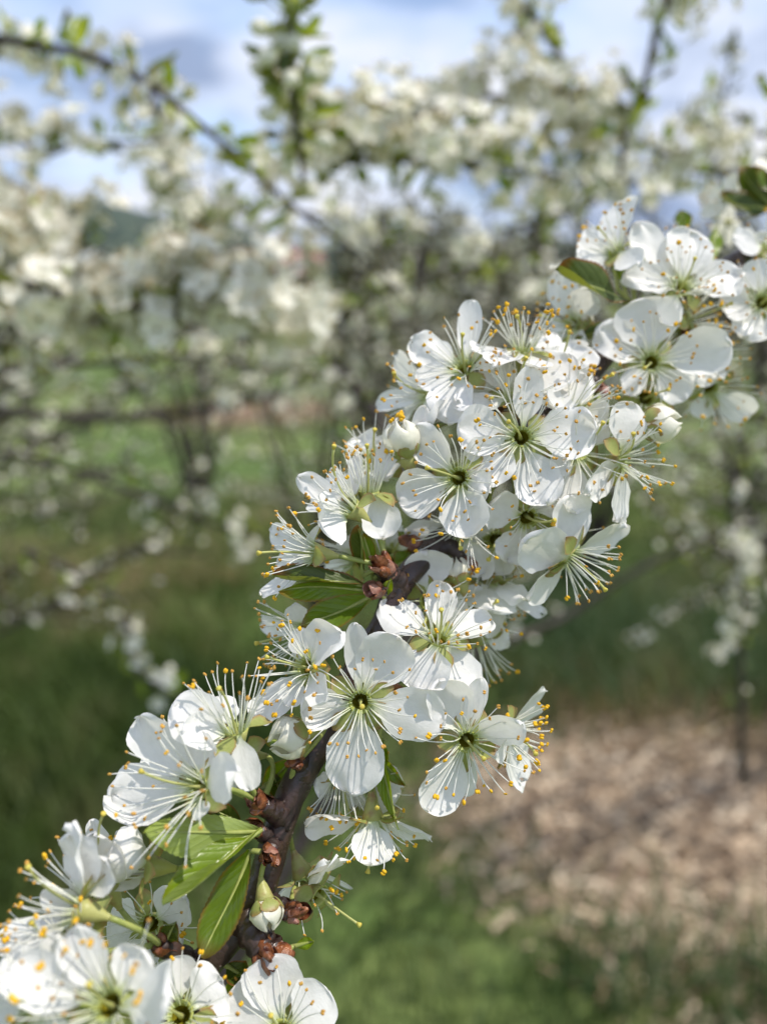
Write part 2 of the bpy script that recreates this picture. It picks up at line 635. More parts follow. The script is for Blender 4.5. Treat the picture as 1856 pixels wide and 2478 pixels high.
def blossom(label, c, D, a, petals, spur, ns=22, spread=(18, 74), ripe=0.3, pistil=None, slen=(6.2, 9.6), k=1.0, lean=None,
            group='plum blossoms on the near branch', Lmax=200, seed=0, cup=True, bias=None):
    """One open blossom. c: photograph pixel of its centre, D its depth in metres; a: which way it faces (right, up, towards viewer);
    petals: (tip x, tip y, apparent width[, options])."""
    rng = random.Random(1000 + seed)
    C = at(c[0], c[1], D)
    A = vec(a)
    s = spx(D)
    root = thing('plum_blossom', label, 'blossom', C, group)
    angs = []
    x, y = perp(A)
    for p in petals:
        px, py, wpx = p[:3]
        o = p[3] if len(p) > 3 else {}
        flat2 = (px - c[0]) * R + (c[1] - py) * U
        L2 = np.linalg.norm(flat2) * s
        Lt = min(Lmax * s, max(L2 * 1.02, 150 * s * k))
        zmax = sqrt(max(Lt * Lt - L2 * L2, 0)) + 0.0005
        a_xy = float(np.dot(flat2 * s, A))
        az = a[2] / np.linalg.norm(a)
        lift = o.get('lift', 0.12) * Lt
        if abs(az) > 0.08:
            dz = (lift - a_xy) / az
        else:
            dz = 0.0
        dz = max(-zmax, min(zmax, dz))
        if 'dz' in o:
            dz = o['dz'] * 0.001
        T = at(px, py, D - dz)
        rd = T - C
        rd = unit(rd - A * np.dot(rd, A))
        B = C + rd * 0.0020 * k
        angs.append(math.atan2(np.dot(rd, y), np.dot(rd, x)))
        d = unit(T - B)
        Nn = A - d * np.dot(A, d)
        if np.linalg.norm(Nn) < 0.35:
            Nn = Nn + (-F) * 0.35
        if 'roll' in o:
            Nn = unit(Nn - d * np.dot(Nn, d))
            Nn = Nn * cos(radians(o['roll'])) + np.cross(d, Nn) * sin(radians(o['roll']))
        sd2 = np.array([np.dot(d, R), np.dot(d, U)])
        sd2 = sd2 / (np.linalg.norm(sd2) + 1e-9)
        want = min(0.95, wpx * s / (0.74 * np.linalg.norm(T - B)))
        N0 = unit(Nn - d * np.dot(Nn, d))
        vc = -F - d * np.dot(-F, d)
        vc = unit(vc) * (1 if np.dot(vc, N0) >= -0.2 else -1)
        for al in np.linspace(0, 1, 11):
            Nn = unit((1 - al) * N0 + al * vc)
            Wd = np.cross(Nn, d)
            eff = abs(sd2[0] * np.dot(Wd, U) - sd2[1] * np.dot(Wd, R))
            if eff >= want or 'roll' in o:
                break
        wid = min(wpx * s * 1.20 / max(eff, 0.3), 160 * s, max(wpx * s * 1.7, 70 * s))
        crumple = rng.choice((1, 1, 1.2, 1.7, 2.3)) if 'ruf' not in o else 1
        P, f, uv = petal_geo(B, T, Nn, wid, rng, o.get('cup', rng.choice((.15, .22, .3, .45))), o.get('bend', rng.choice((.10, .06, .16, -.08))), o.get('ruf', 0.058) * crumple, radians(o.get('twist', rng.uniform(-14, 14))), o.get('notch', 0.06))
        link('petal', make_mesh('petal', P - C, f, M_PETAL, uv), root)
    # receptacle, sepals, pedicel
    V, f, mi = cup_geo(C, A, k)
    link('calyx_cup', make_mesh('calyx_cup', V - C, f, [M_CUP, M_NECT, M_RIM], midx=mi), root)
    if len(angs) >= 3:
        sa = sorted(angs)
        mids = [(sa[i] + (sa[(i + 1) % len(sa)] + (2 * pi if i == len(sa) - 1 else 0))) / 2 for i in range(len(sa))]
        while len(mids) < 5:
            mids.append(rng.uniform(0, 6.28))
    else:
        o0 = rng.uniform(0, 6.28)
        mids = [o0 + i * 2 * pi / 5 for i in range(5)]
    add_sepals(root, C, C, A, mids[:5], k, rng)
    if spur is not None:
        add_pedicel(root, C, C - A * 0.0046 * k, A, spur, k, rng)
    # stamens, each a filament and its anther
    Ln = vec(lean) if lean else None
    if ns > 12:
        ns = int(ns * 1.25)
    for i in range(ns):
        az_ = 2 * pi * (i + rng.uniform(-0.42, 0.42)) / ns * (1 if i % 2 else 1)
        th = radians(spread[0] + (spread[1] - spread[0]) * (0.15 + 0.85 * rng.random() ** 0.8) * (1.0 if i % 2 else 0.8))
        rd = x * cos(az_) + y * sin(az_)
        b0 = C + rd * rng.uniform(0.00128, 0.0017) * k - A * 0.0003
        dr = unit(A * cos(th) + rd * sin(th))
        if Ln is not None:
            dr = unit(dr + Ln * 0.55)
        L = rng.uniform(*slen) * 0.001 * k
        tip = b0 + dr * L
        side = unit(np.cross(dr, rd) + 1e-6)
        mid = (b0 + tip) / 2 + A * L * rng.uniform(0.0, 0.20) + side * L * rng.uniform(-0.15, 0.15) + rd * L * rng.uniform(-0.03, 0.05)
        pts = bez(b0, mid, tip, 7)
        V, f = tube(pts, np.linspace(0.000132, 0.000080, 7) * k, 5, False)
        uv = np.stack([np.tile(np.linspace(0, 1, 5), 7), np.repeat(np.linspace(0, 1, 7), 5)], -1)
        so = link('stamen', make_mesh('stamen', V - b0, f, M_FIL, uv), root, b0 - C)
        fresh = rng.random() < ripe
        if bias is not None and not fresh:
            fresh = np.dot(dr, vec(bias)) > 0.8
        me = rng.choice(ANT_Y if fresh else ANT_B)
        td = unit(unit(pts[-1] - pts[-3]) + 0.9 * np.array([rng.uniform(-1, 1) for _ in range(3)]))
        ao = link('anther', me, so, pts[-1] - b0)
        ao.rotation_euler = rot_from(td, rng)
        ao.scale = (k * rng.uniform(0.62, 0.98),) * 3
    # pistil
    b0 = C - A * 0.0026 * k
    if pistil:
        tip = at(pistil[0], pistil[1], D - 0.001 * (pistil[2] if len(pistil) > 2 else 6.0))
    else:
        tip = C + unit(A + 0.35 * x * rng.uniform(-1, 1) + 0.35 * y * rng.uniform(-1, 1)) * 0.0085 * k
    Lp = np.linalg.norm(tip - b0)
    mid = b0 + A * Lp * 0.5 + (tip - b0) * 0.15
    pts = bez(b0, mid, tip, 10)
    V, f = tube(pts, np.array([0.55, 0.40, 0.27, 0.21, 0.20, 0.19, 0.19, 0.19, 0.20, 0.24]) * 0.001 * k, 7)
    po = link('pistil', make_mesh('pistil', V - C, f, M_STYLE), root)
    d = unit(pts[-1] - pts[-2])
    V, f = tube([tip - d * 0.0003, tip + d * 0.0001, tip + d * 0.0004, tip + d * 0.00055], np.array([0.24, 0.36, 0.46, 0.30]) * 0.001 * k, 8)
    link('stigma', make_mesh('stigma', V - C, f, M_STIGMA), po)
    return root


def bud(label, base, tip, D0, D1, wpx, spur, seed, k=1.0, open_=0.0, flags=(), group='unopened buds on the near branch'):
    """A closed flower bud: overlapping petals, sepals hugging its foot, a pedicel."""
    rng = random.Random(seed)
    B, T = at(*base, D0), at(*tip, D1)
    A = unit(T - B)
    L = np.linalg.norm(T - B)
    s = spx((D0 + D1) / 2)
    r = wpx * s / 2
    root = thing('flower_bud', label, 'flower bud', B, group)
    x, y = perp(A)
    m = M_BUD
    off = rng.uniform(0, 6.28)
    for i in range(5):
        a0 = off + i * 2 * pi / 5
        nv, nu = 12, 9
        V = []
        uvs = []
        for q in range(nv):
            t = q / (nv - 1)
            for j in range(nu):
                u = j / (nu - 1) * 2 - 1
                hw = 1.05 * (0.35 + 0.65 * sin(pi * min(t * 1.1, 1) ** 0.8)) * (1 if t < 0.8 else 1 - 0.55 * ((t - 0.8) / 0.2) ** 2)
                a = a0 + u * hw + 0.5 * (t - 0.3)
                rr = r * (sin(pi * (0.06 + 0.90 * t)) ** 0.62) * (1 + 0.10 * u * (0.5 + t) + 0.05 * rng.uniform(-1, 1) * abs(u))
                rr *= 1 + open_ * t
                V.append(B + A * (L * (t * (1.0 - 0.10 * u * u) - 0.02)) + (x * cos(a) + y * sin(a)) * rr)
                uvs.append(((u + 1) / 2, 0.3 + t * 0.7))
        link('petal', make_mesh('petal', np.array(V) - B, grid_faces(nv, nu), m, uvs), root)
    # cup + sepals + pedicel
    kk = min(1.1, r / 0.0026) * k
    V, f, mi = cup_geo(B + A * 0.0002, A, kk * 0.8)
    link('calyx_cup', make_mesh('calyx_cup', V - B, f, [M_CUP, M_NECT, M_RIM], midx=mi), root)
    for i in range(5):
        a = off + 0.6 + i * 2 * pi / 5
        rd = x * cos(a) + y * sin(a)
        b0 = B + rd * 0.0016 * kk
        tp = B + A * L * 0.42 + rd * r * 1.10
        P, f, uv = petal_geo(b0, tp, -rd, 0.0034 * kk, rng, 0.35, 0.18, 0.03, 0, 0, 7, 8, 0.6)
        link('sepal', make_mesh('sepal', P - B, f, M_SEPAL, uv), root)
    if spur is not None:
        add_pedicel(root, B, B - A * 0.003 * kk, A, spur, 1.0, rng)
    for (bx, by, tx, ty, dz, wp, tw) in flags:
        b0, tp = at(bx, by, D0 - dz), at(tx, ty, D1 - dz)
        P, f, uv = petal_geo(b0, tp, -F + 0.4 * U, wp * s, rng, 0.3, 0.12, 0.08, radians(tw), 0.08)
        link('petal', make_mesh('petal', P - B, f, M_PETAL, uv), root)
    if flags:
        for i in range(7):
            p = T - A * L * 0.10 + (x * rng.uniform(-1, 1) + y * rng.uniform(-1, 1)) * r * 0.45
            q = T + A * L * rng.uniform(-.02, .06) + (x * rng.uniform(-1, 1) + y * rng.uniform(-1, 1)) * r * 0.4
            V, f = tube([p - A * L * .5, p, q], 0.0001, 5)
            so = link('stamen', make_mesh('stamen', V - p, f, M_FIL, np.full((15, 2), .8)), root, p - B)
            ao = link('anther', ANT_Y[0], so, q - p)
            ao.rotation_euler = rot_from(unit(q - p), rng)
    return root


# ================================================================== the setting
NR = np.random.default_rng(7)


def smooth_noise(x, y, seed=0):
    r = np.random.default_rng(seed)
    z = 0
    for i in range(7):
        f = 0.6 * 1.7 ** i
        a, p = r.uniform(0, 6.28), r.uniform(0, 6.28)
        z = z + np.sin(f * (x * cos(a) + y * sin(a)) + p) / 1.5 ** i
    return z / 3


def ground_z(x, y):
    x, y = np.asarray(x, float), np.asarray(y, float)
    near = np.exp(-((x / 9) ** 2 + ((y - 3) / 9) ** 2))
    mound = 0.22 * np.exp(-(((x + 1.4) / 1.3) ** 2 + ((y - 8.2) / 0.8) ** 2))
    return 0.03 * smooth_noise(x * 2, y * 2, 3) * near + mound


def mulch_amount(x, y):
    d = ((x - 1.10) / 0.80) ** 2 + ((y - 1.74) / 0.60) ** 2
    return d + 0.5 * smooth_noise(x * 4, y * 4, 9)


# ground sheet: fine near the viewer, coarse to the horizon
gx = np.concatenate([[-900, -300, -100, -40, -18], np.linspace(-9, 9, 91), [18, 40, 100, 300, 900]])
gy = np.concatenate([[-300, -60, -20, -8], np.linspace(-3, 14, 96), [20, 32, 60, 120, 300, 700, 1400]])
GX, GY = np.meshgrid(gx, gy)
GZ = ground_z(GX, GY)


def ground_mat():
    m, t, o = mat('ground_soil')
    p = N(t, 'ShaderNodeBsdfPrincipled', Roughness=0.9)
    p.inputs['Specular IOR Level'].default_value = 0.15
    tcn = N(t, 'ShaderNodeTexCoord')
    a = N(t, 'ShaderNodeTexNoise', Scale=0.75, Detail=6.0, Roughness=0.6)
    t.links.new(tcn.outputs['Object'], a.inputs['Vector'])
    r = ramp(t, [(0.44, (0.10, 0.155, 0.045)), (0.56, (0.145, 0.185, 0.065)), (0.68, (0.24, 0.21, 0.12))])
    t.links.new(a.outputs['Fac'], r.inputs[0])
    b = N(t, 'ShaderNodeTexNoise', Scale=22.0, Detail=6.0)
    t.links.new(tcn.outputs['Object'], b.inputs['Vector'])
    rb = ramp(t, [(0.3, (0.55, 0.55, 0.55)), (0.7, (1.35, 1.35, 1.3))])
    t.links.new(b.outputs['Fac'], rb.inputs[0])
    c = mixc(t, 1.0, r.outputs[0], rb.outputs[0], 'MULTIPLY')
    # bare soil under the mulch and on the mound
    at_ = N(t, 'ShaderNodeAttribute', attribute_name='bare')
    soil = mixc(t, b.outputs['Fac'], (0.10, 0.065, 0.045), (0.30, 0.21, 0.145))
    c = mixc(t, at_.outputs['Fac'], c, soil)
    t.links.new(c, p.inputs['Base Color'])
    bp = N(t, 'ShaderNodeBump', Strength=0.7, Distance=0.02)
    t.links.new(b.outputs['Fac'], bp.inputs['Height'])
    t.links.new(bp.outputs[0], p.inputs['Normal'])
    t.links.new(p.outputs[0], o.inputs[0])
    return m


gm = make_mesh('ground', np.stack([GX, GY, GZ], -1).reshape(-1, 3), grid_faces(len(gy), len(gx)), ground_mat())
bare = np.clip(0.9 * (1.45 - mulch_amount(GX, GY)), 0, 1) + np.clip(1.3 - (((GX + 1.4) / 1.15) ** 2 + ((GY - 8.0) / 0.75) ** 2), 0, 1)
at_ = gm.attributes.new('bare', 'FLOAT', 'POINT')
at_.data.foreach_set('value', np.clip(bare, 0, 1).astype(np.float32).ravel())
tag(link('ground', gm), kind='structure')

# far hills
hx = np.linspace(-1500, 1500, 160)
prof = 62 + 34 * np.exp(-((hx + 420) / 260) ** 2) + 14 * np.sin(hx / 95) + 9 * np.sin(hx / 41 + 1) - 0.022 * hx
hv, nrow = [], 7
for i in range(nrow):
    q = i / (nrow - 1)
    zz = prof * sin(pi * q) ** 0.8
    hv.append(np.stack([hx, np.full_like(hx, 1050 + 500 * q) + 20 * np.sin(hx / 60 + i), zz - 2], -1))


def hill_mat():
    m, t, o = mat('wooded_hill')
    p = N(t, 'ShaderNodeBsdfPrincipled', Roughness=0.95)
    c = noisy((0.022, 0.040, 0.034), (0.06, 0.085, 0.06), 0.03, coord='Object')(t)
    t.links.new(c, p.inputs['Base Color'])
    t.links.new(p.outputs[0], o.inputs[0])
    return m


tag(link('hills', make_mesh('hills', np.concatenate(hv), grid_faces(nrow, len(hx)), hill_mat())), kind='structure')


# ------------------------------------------------------------------ grass, mulch
def blades(n, px, py, hmin, hmax, wid, lean, m, name, seed, zfun=ground_z):
    r = np.random.default_rng(seed)
    a = r.uniform(0, 2 * pi, n)
    h = r.uniform(hmin, hmax, n)
    ww = wid * r.uniform(0.6, 1.3, n)
    ln = lean * h * r.uniform(0.2, 1.3, n)
    b = r.uniform(0, 2 * pi, n)
    base = np.stack([px, py, zfun(px, py)], -1)
    sx = np.stack([np.cos(a), np.sin(a), np.zeros(n)], -1) * ww[:, None]
    dl = np.stack([np.cos(b), np.sin(b), np.zeros(n)], -1)
    up = np.array([0, 0, 1.0])
    p1 = base + 0.55 * h[:, None] * up + dl * (0.25 * ln)[:, None]
    p2 = base + (h * 0.95)[:, None] * up + dl * ln[:, None]
    V = np.stack([base - sx, base + sx, p1 - sx * .7, p1 + sx * .7, p2], 1).reshape(-1, 3)
    i = np.arange(n) * 5
    quads = np.stack([i, i + 1, i + 3, i + 2], -1)
    tris = np.stack([i + 2, i + 3, i + 4], -1)
    me = bpy.data.meshes.new(name)
    me.vertices.add(len(V))
    me.vertices.foreach_set('co', V.ravel())
    loops = np.concatenate([quads.ravel(), tris.ravel()])
    me.loops.add(len(loops))
    me.loops.foreach_set('vertex_index', loops.astype(np.int32))
    me.polygons.add(2 * n)
    me.polygons.foreach_set('loop_start', np.concatenate([np.arange(n) * 4, 4 * n + np.arange(n) * 3]).astype(np.int32))
    me.materials.append(m)
    me.update(calc_edges=True)
    return link(name, me)


def grass_mat(name, a, b, c):
    return thin(name, lambda t: (lambda r: (t.links.new(noisy((0, 0, 0), (1, 1, 1), 2.2, 0.3, 0.7)(t), r.inputs[0]), r.outputs[0])[1])(ramp(t, [(0.0, a), (0.55, b), (1.0, c)])), 0.5, 0.3, 0.3, (1.2, 1.25, 0.5))


M_GRASS = grass_mat('grass', (0.040, 0.085, 0.022), (0.108, 0.158, 0.046), (0.26, 0.235, 0.125))
M_GRASSB = grass_mat('grass_bluish', (0.06, 0.11, 0.05), (0.11, 0.165, 0.075), (0.19, 0.21, 0.11))
M_STRAW = grass_mat('dry_grass', (0.22, 0.16, 0.085), (0.34, 0.25, 0.15), (0.45, 0.36, 0.24))

n = 42000
x = NR.uniform(-3.2, 3.4, n)
y = NR.uniform(0.75, 5.0, n)
keep = (mulch_amount(x, y) > NR.uniform(0.7, 1.6, n)) & (np.abs(x) < 0.7 + 0.62 * y) & (smooth_noise(x * 3, y * 3, 21) > -0.55)
tag(blades(keep.sum(), x[keep], y[keep], 0.05, 0.17, 0.0028, 0.7, M_GRASS, 'grass', 1), 'green spring grass under and around the plum bushes', 'grass', kind='stuff')
n = 11000
x = np.concatenate([NR.normal(1.25, 0.6, n - 700), NR.normal(.85, .3, 700)])
y = np.concatenate([NR.normal(2.75, 0.34, n - 700), NR.normal(1.25, .07, 700)])
keep = mulch_amount(x, y) > NR.uniform(0.4, 1.3, n)
tag(blades(keep.sum(), x[keep], y[keep], 0.08, 0.26, 0.0042, 0.7, M_GRASSB, 'tall_grass', 2), 'taller blue-green grass standing behind the bark mulch', 'grass', kind='stuff')
n = 16000
x = NR.normal(-1.35, 0.5, n)
y = NR.normal(2.15, 0.5, n)
tag(blades(n, x, y, 0.08, 0.27, 0.004, 0.6, M_GRASS, 'meadow_grass', 3), 'lush dark green grass clump low beside the branch', 'grass', kind='stuff')
n = 37000
x = np.concatenate([NR.normal(-.7, .75, 8000), NR.uniform(-2.4, 2.8, n - 12000), NR.normal(1.2, .6, 4000)])
y = np.concatenate([NR.normal(3.1, .8, 8000), NR.uniform(1.1, 3.6, n - 12000), NR.normal(2.5, .3, 4000)])
keep = (mulch_amount(x, y) > NR.uniform(0.1, 1.0, n)) & (y > 1.75 + 0.5 * NR.random(n) - 0.35 * (mulch_amount(x, y) < 1.3)) & (smooth_noise(x * 2, y * 2, 33) > -0.1)
tag(blades(keep.sum(), x[keep], y[keep], 0.03, 0.16, 0.0022, 1.3, M_STRAW, 'dry_grass', 4), 'dry straw-coloured grass stalks scattered between the green', 'grass', kind='stuff')


# bark mulch: shredded chips lying at all angles
def chips(n, seed):
    r = np.random.default_rng(seed)
    x = r.uniform(-0.1, 2.2, n)
    y = r.uniform(1.05, 2.5, n)
    k = mulch_amount(x, y) < r.uniform(0.35, 1.7, n)
    x, y = x[k], y[k]
    n = len(x)
    L = np.minimum(r.gamma(1.3, 0.018, n) + 0.008, 0.075)
    Wd = L * r.uniform(0.06, 0.24, n)
    Th = Wd * r.uniform(0.15, 0.4, n)
    a = r.uniform(0, 2 * pi, n)
    ti = r.normal(0, 0.28, n)
    d = np.stack([np.cos(a) * np.cos(ti), np.sin(a) * np.cos(ti), np.sin(ti)], -1)
    s = np.stack([-np.sin(a), np.cos(a), r.normal(0, 0.35, n)], -1)
    s /= np.linalg.norm(s, axis=1)[:, None]
    u = np.cross(d, s)
    c = np.stack([x, y, ground_z(x, y) + 0.006 + np.abs(np.sin(ti)) * L * 0.4 + r.uniform(0, 0.02, n)], -1)
    cs = []
    for i in (-1, 1):
        for j in (-1, 1):
            for q in (-1, 1):
                cs.append(c + d * (i * L / 2)[:, None] * (1 - 0.12 * j) + s * (j * Wd / 2)[:, None] * (0.75 if i > 0 else 1) + u * (q * Th / 2)[:, None])
    V = np.stack(cs, 1).reshape(-1, 3)
    f0 = np.array([(0, 1, 3, 2), (4, 6, 7, 5), (0, 4, 5, 1), (2, 3, 7, 6), (0, 2, 6, 4), (1, 5, 7, 3)])
    fc = (np.arange(n)[:, None, None] * 8 + f0[None]).reshape(-1, 4)
    m, t, o = mat('bark_chip')
    p = N(t, 'ShaderNodeBsdfPrincipled', Roughness=0.75)
    g = N(t, 'ShaderNodeNewGeometry')
    rr = ramp(t, [(0.0, (0.06, 0.040, 0.026)), (0.25, (0.27, 0.185, 0.115)), (0.6, (0.56, 0.42, 0.285)), (1.0, (0.84, 0.72, 0.55))])
    t.links.new(g.outputs['Random Per Island'], rr.inputs[0])
    c2 = mixc(t, 1.0, rr.outputs[0], noisy((0.7, 0.7, 0.7), (1.1, 1.1, 1.1), 90)(t), 'MULTIPLY')
    t.links.new(c2, p.inputs['Base Color'])
    t.links.new(p.outputs[0], o.inputs[0])
    return make_mesh('bark_mulch', V, fc.tolist(), m, smooth=False)


tag(link('bark_mulch', chips(34000, 5)), 'pale brown shredded bark mulch spread on the ground', 'mulch', kind='stuff')

# ------------------------------------------------------------------ far buildings and conifers
def boxes(bs):
    V, Fc = [], []
    for (x0, y0, z0, x1, y1, z1) in bs:
        o = len(V)
        V += [(x0, y0, z0), (x1, y0, z0), (x1, y1, z0), (x0, y1, z0), (x0, y0, z1), (x1, y0, z1), (x1, y1, z1), (x0, y1, z1)]
        Fc += [tuple(o + i for i in q) for q in ((0, 3, 2, 1), (4, 5, 6, 7), (0, 1, 5, 4), (1, 2, 6, 5), (2, 3, 7, 6), (3, 0, 4, 7))]
    return V, Fc


def plain(name, c, rough=0.8):
    m, t, o = mat(name)
    p = N(t, 'ShaderNodeBsdfPrincipled', Roughness=rough)
    cc_ = noisy(tuple(x * 0.85 for x in c), tuple(min(1, x * 1.12) for x in c), 1.4)(t)
    t.links.new(cc_, p.inputs['Base Color'])
    t.links.new(p.outputs[0], o.inputs[0])
    return m


M_REDWALL = plain('red_boards', (0.34, 0.075, 0.075))
M_ROOF = plain('pink_roof', (0.36, 0.16, 0.15))
M_WHITE = plain('white_trim', (0.75, 0.74, 0.72))
M_GLASS = plain('dark_glass', (0.03, 0.04, 0.05), 0.1)
hp = at(672, 655, 62.0)
hp[2] = 0
hs = thing('red_house', 'small red house with a pink roof far behind the blossoms', 'house', hp)
hs.scale = (1.3, 1.3, 1.15)
V, f = boxes([(-2.3, -2, 0, 2.3, 2, 1.75)])
link('wall', make_mesh('wall', V, f, M_REDWALL, smooth=False), hs)
rv = [(-2.7, -2.4, 1.7), (2.7, -2.4, 1.7), (2.7, 2.4, 1.7), (-2.7, 2.4, 1.7), (-2.7, 0, 3.1), (2.7, 0, 3.1)]
link('roof', make_mesh('roof', rv, [(0, 1, 5, 4), (2, 3, 4, 5), (1, 2, 5), (3, 0, 4), (3, 2, 1, 0)], M_ROOF, smooth=False), hs)
for wx in (-1.3, 1.3):
    V, f = boxes([(wx - .5, -2.06, .6, wx + .5, -1.99, 1.5)])
    wi = link('window', make_mesh('window', V, f, M_WHITE, smooth=False), hs)
    V, f = boxes([(wx - .42, -2.09, .68, wx + .42, -2.05, 1.42)])
    link('pane', make_mesh('pane', V, f, M_GLASS, smooth=False), wi)
V, f = boxes([(-.42, -2.06, 0, .42, -1.99, 1.6)])
link('door', make_mesh('door', V, f, M_WHITE, smooth=False), hs)

M_CONIF = thin('conifer_needles', noisy((0.018, 0.035, 0.018), (0.05, 0.075, 0.035), 1.5), 0.7, 0.2, 0.1)
for i, (px, d, hh, lab) in enumerate([(925, 48, 5.4, 'dark conifer far off beside the pale red house'), (1010, 55, 4.6, 'shorter dark conifer behind the middle branches'),
                                      (200, 60, 4.4, 'dark rounded conifer far off at the foot of the hill'), (1300, 52, 5.0, 'dark conifer hidden behind the dense blossom mass')]):
    rng = random.Random(60 + i)
    g = at(px, 700, d)
    g[2] = 0
    tr = thing('conifer_tree', lab, 'tree', g)
    V, f = tube([(0, 0, 0), (0, 0, hh * .5), (0, 0, hh)], [0.22, 0.12, 0.02], 7)
    link('trunk', make_mesh('trunk', V, f, M_BARKOLD), tr)
    V, Fc = [], []
    for j in range(900):
        q = rng.random() ** 0.8
        z = 0.5 + q * (hh - 0.5)
        rr = (1 - q) * hh * 0.30 * sqrt(rng.random()) + 0.05
        a = rng.uniform(0, 6.28)
        c = np.array([rr * cos(a), rr * sin(a), z])
        d1 = np.array([cos(a), sin(a), rng.uniform(-.5, .2)]) * 0.34
        d2 = np.array([-sin(a), cos(a), rng.uniform(-.3, .3)]) * 0.16
        o = len(V)
        V += [c - d1 * .3 - d2, c - d1 * .3 + d2, c + d1]
        Fc.append((o, o + 1, o + 2))
    link('crown', make_mesh('crown', np.array(V), Fc, M_CONIF, smooth=False), tr)


M_BRUSH = thin('brushwood_leaf', noisy((0.035, 0.035, 0.014), (0.115, 0.105, 0.05), 2.0), 0.7, 0.2, 0.15)
for i, (px, d, hh, wd, lab) in enumerate([(880, 17, 2.5, 1.5, 'olive thicket just beyond the lawn beside the red house'), (1060, 15, 2.7, 1.7, 'tallest dark thicket behind the central cluster'),
                                          (1270, 16, 2.5, 1.7, 'brownish thicket behind the long olive leaf'), (1500, 18, 2.6, 1.9, 'dark thicket behind the topmost cluster'),
                                          (1760, 17, 2.3, 1.8, 'olive thicket by the frame edge behind the pale sprig'), (420, 19, 2.1, 1.8, 'low thicket under the tangled blossoming branch'),
                                          (120, 20, 2.2, 2.0, 'dark thicket below the hill'), (650, 22, 1.9, 1.8, 'low olive thicket in front of the red house')]):
    rng = random.Random(80 + i)
    g = at(px, 700, d)
    g[2] = 0
    tr = thing('thicket', lab, 'shrub', g, 'thickets at the end of the lawn')
    for j in range(5):
        a = rng.uniform(0, 6.28)
        V, f = tube([(0, 0, 0), (wd * .25 * cos(a), wd * .25 * sin(a), hh * .5), (wd * .55 * cos(a), wd * .55 * sin(a), hh * .92)], [0.04, 0.025, 0.006], 5)
        link('stem', make_mesh('stem', V, f, M_BARKOLD), tr)
    V, Fc = [], []
    for j in range(1500):
        a, q = rng.uniform(0, 6.28), rng.random()
        z = hh * (0.08 + 0.92 * q)
        rr = wd * sqrt(max(0.02, 1 - (2 * q - 0.75) ** 2 / 1.6)) * rng.random() ** 0.45 * (0.75 + 0.25 * sin(3 * a + i))
        c_ = np.array([rr * cos(a), rr * sin(a), z * (0.85 + 0.15 * sin(5 * a + 2 * i))])
        d1 = unit(np.array([rng.gauss(0, 1), rng.gauss(0, 1), rng.gauss(0, 1)])) * 0.11
        d2 = unit(np.cross(d1, np.array([rng.gauss(0, 1), rng.gauss(0, 1), rng.gauss(0, 1)]))) * 0.05
        o_ = len(V)
        V += [c_ - d1, c_ + d2, c_ + d1, c_ - d2]
        Fc.append((o_, o_ + 1, o_ + 2, o_ + 3))
    link('crown', make_mesh('crown', np.array(V), Fc, M_BRUSH, smooth=False), tr)

# ================================================================== blossom for the bushes behind
def soft_blossom(seed, nu, nv, nst, lod):
    """A whole blossom in one mesh, 28 mm across, facing +Z."""
    rng = random.Random(seed)
    V, Fc, MI = [], [], []

    def add(v, f, m):
        o = len(V)
        V.extend(v)
        Fc.extend([tuple(i + o for i in q) for q in f])
        MI.extend([m] * len(f))
    Z = np.array([0, 0, 1.0])
    for i in range(5):
        a = i * 2 * pi / 5 + rng.uniform(-.15, .15)
        rd = np.array([cos(a), sin(a), 0])
        L = rng.uniform(0.0115, 0.0140)
        T = rd * L * 0.95 + Z * L * rng.uniform(-0.1, 0.5)
        P, f, uv = petal_geo(rd * 0.0018, T, Z, rng.uniform(0.0088, 0.0108), rng, 0.25, 0.1, 0.06, 0, 0.05, nu, nv)
        add(list(P), f, 0)
    for i in range(nst):
        a = rng.uniform(0, 6.28)
        th = radians(rng.uniform(15, 65))
        rd = np.array([cos(a), sin(a), 0])
        dr = Z * cos(th) + rd * sin(th)
        L = rng.uniform(.007, .0095)
        tp = rd * .0018 + dr * L
        sd_ = np.array([-sin(a), cos(a), 0]) * (0.00025 if lod == 0 else 0.0004)
        add([rd * .0015 - sd_, rd * .0015 + sd_, tp], [(0, 1, 2)], 1)
        q = 0.0006 if lod == 0 else 0.0009
        x_, y_ = perp(dr)
        add([tp - dr * q, tp + x_ * q, tp - x_ * q * .5 + y_ * q * .8, tp - x_ * q * .5 - y_ * q * .8, tp + dr * q],
            [(0, 2, 1), (0, 3, 2), (0, 1, 3), (4, 1, 2), (4, 2, 3), (4, 3, 1)], 2)
    m = 6
    ring = [np.array([0.0021 * cos(2 * pi * j / m), 0.0021 * sin(2 * pi * j / m), 0.0002]) for j in range(m)]
    add(ring + [np.array([0, 0, -0.0012])], [(j, (j + 1) % m, m) for j in range(m)], 3)
    add(ring + [np.array([0, 0, -0.0042])], [((j + 1) % m, j, m) for j in range(m)], 4)
    if lod == 0:
        V2, f2 = tube([(0, 0, -0.0035), (0.001, 0, -0.009), (0.0005, 0.001, -0.016)], 0.0005, 4)
        add(list(V2), f2, 4)
    else:
        add([np.array([-.0005, 0, -.003]), np.array([.0005, 0, -.003]), np.array([0, 0, -.015])], [(0, 1, 2)], 4)
    return np.array(V), Fc, MI


def petal_soft(t):
    return flat((0.82, 0.80, 0.71))(t)


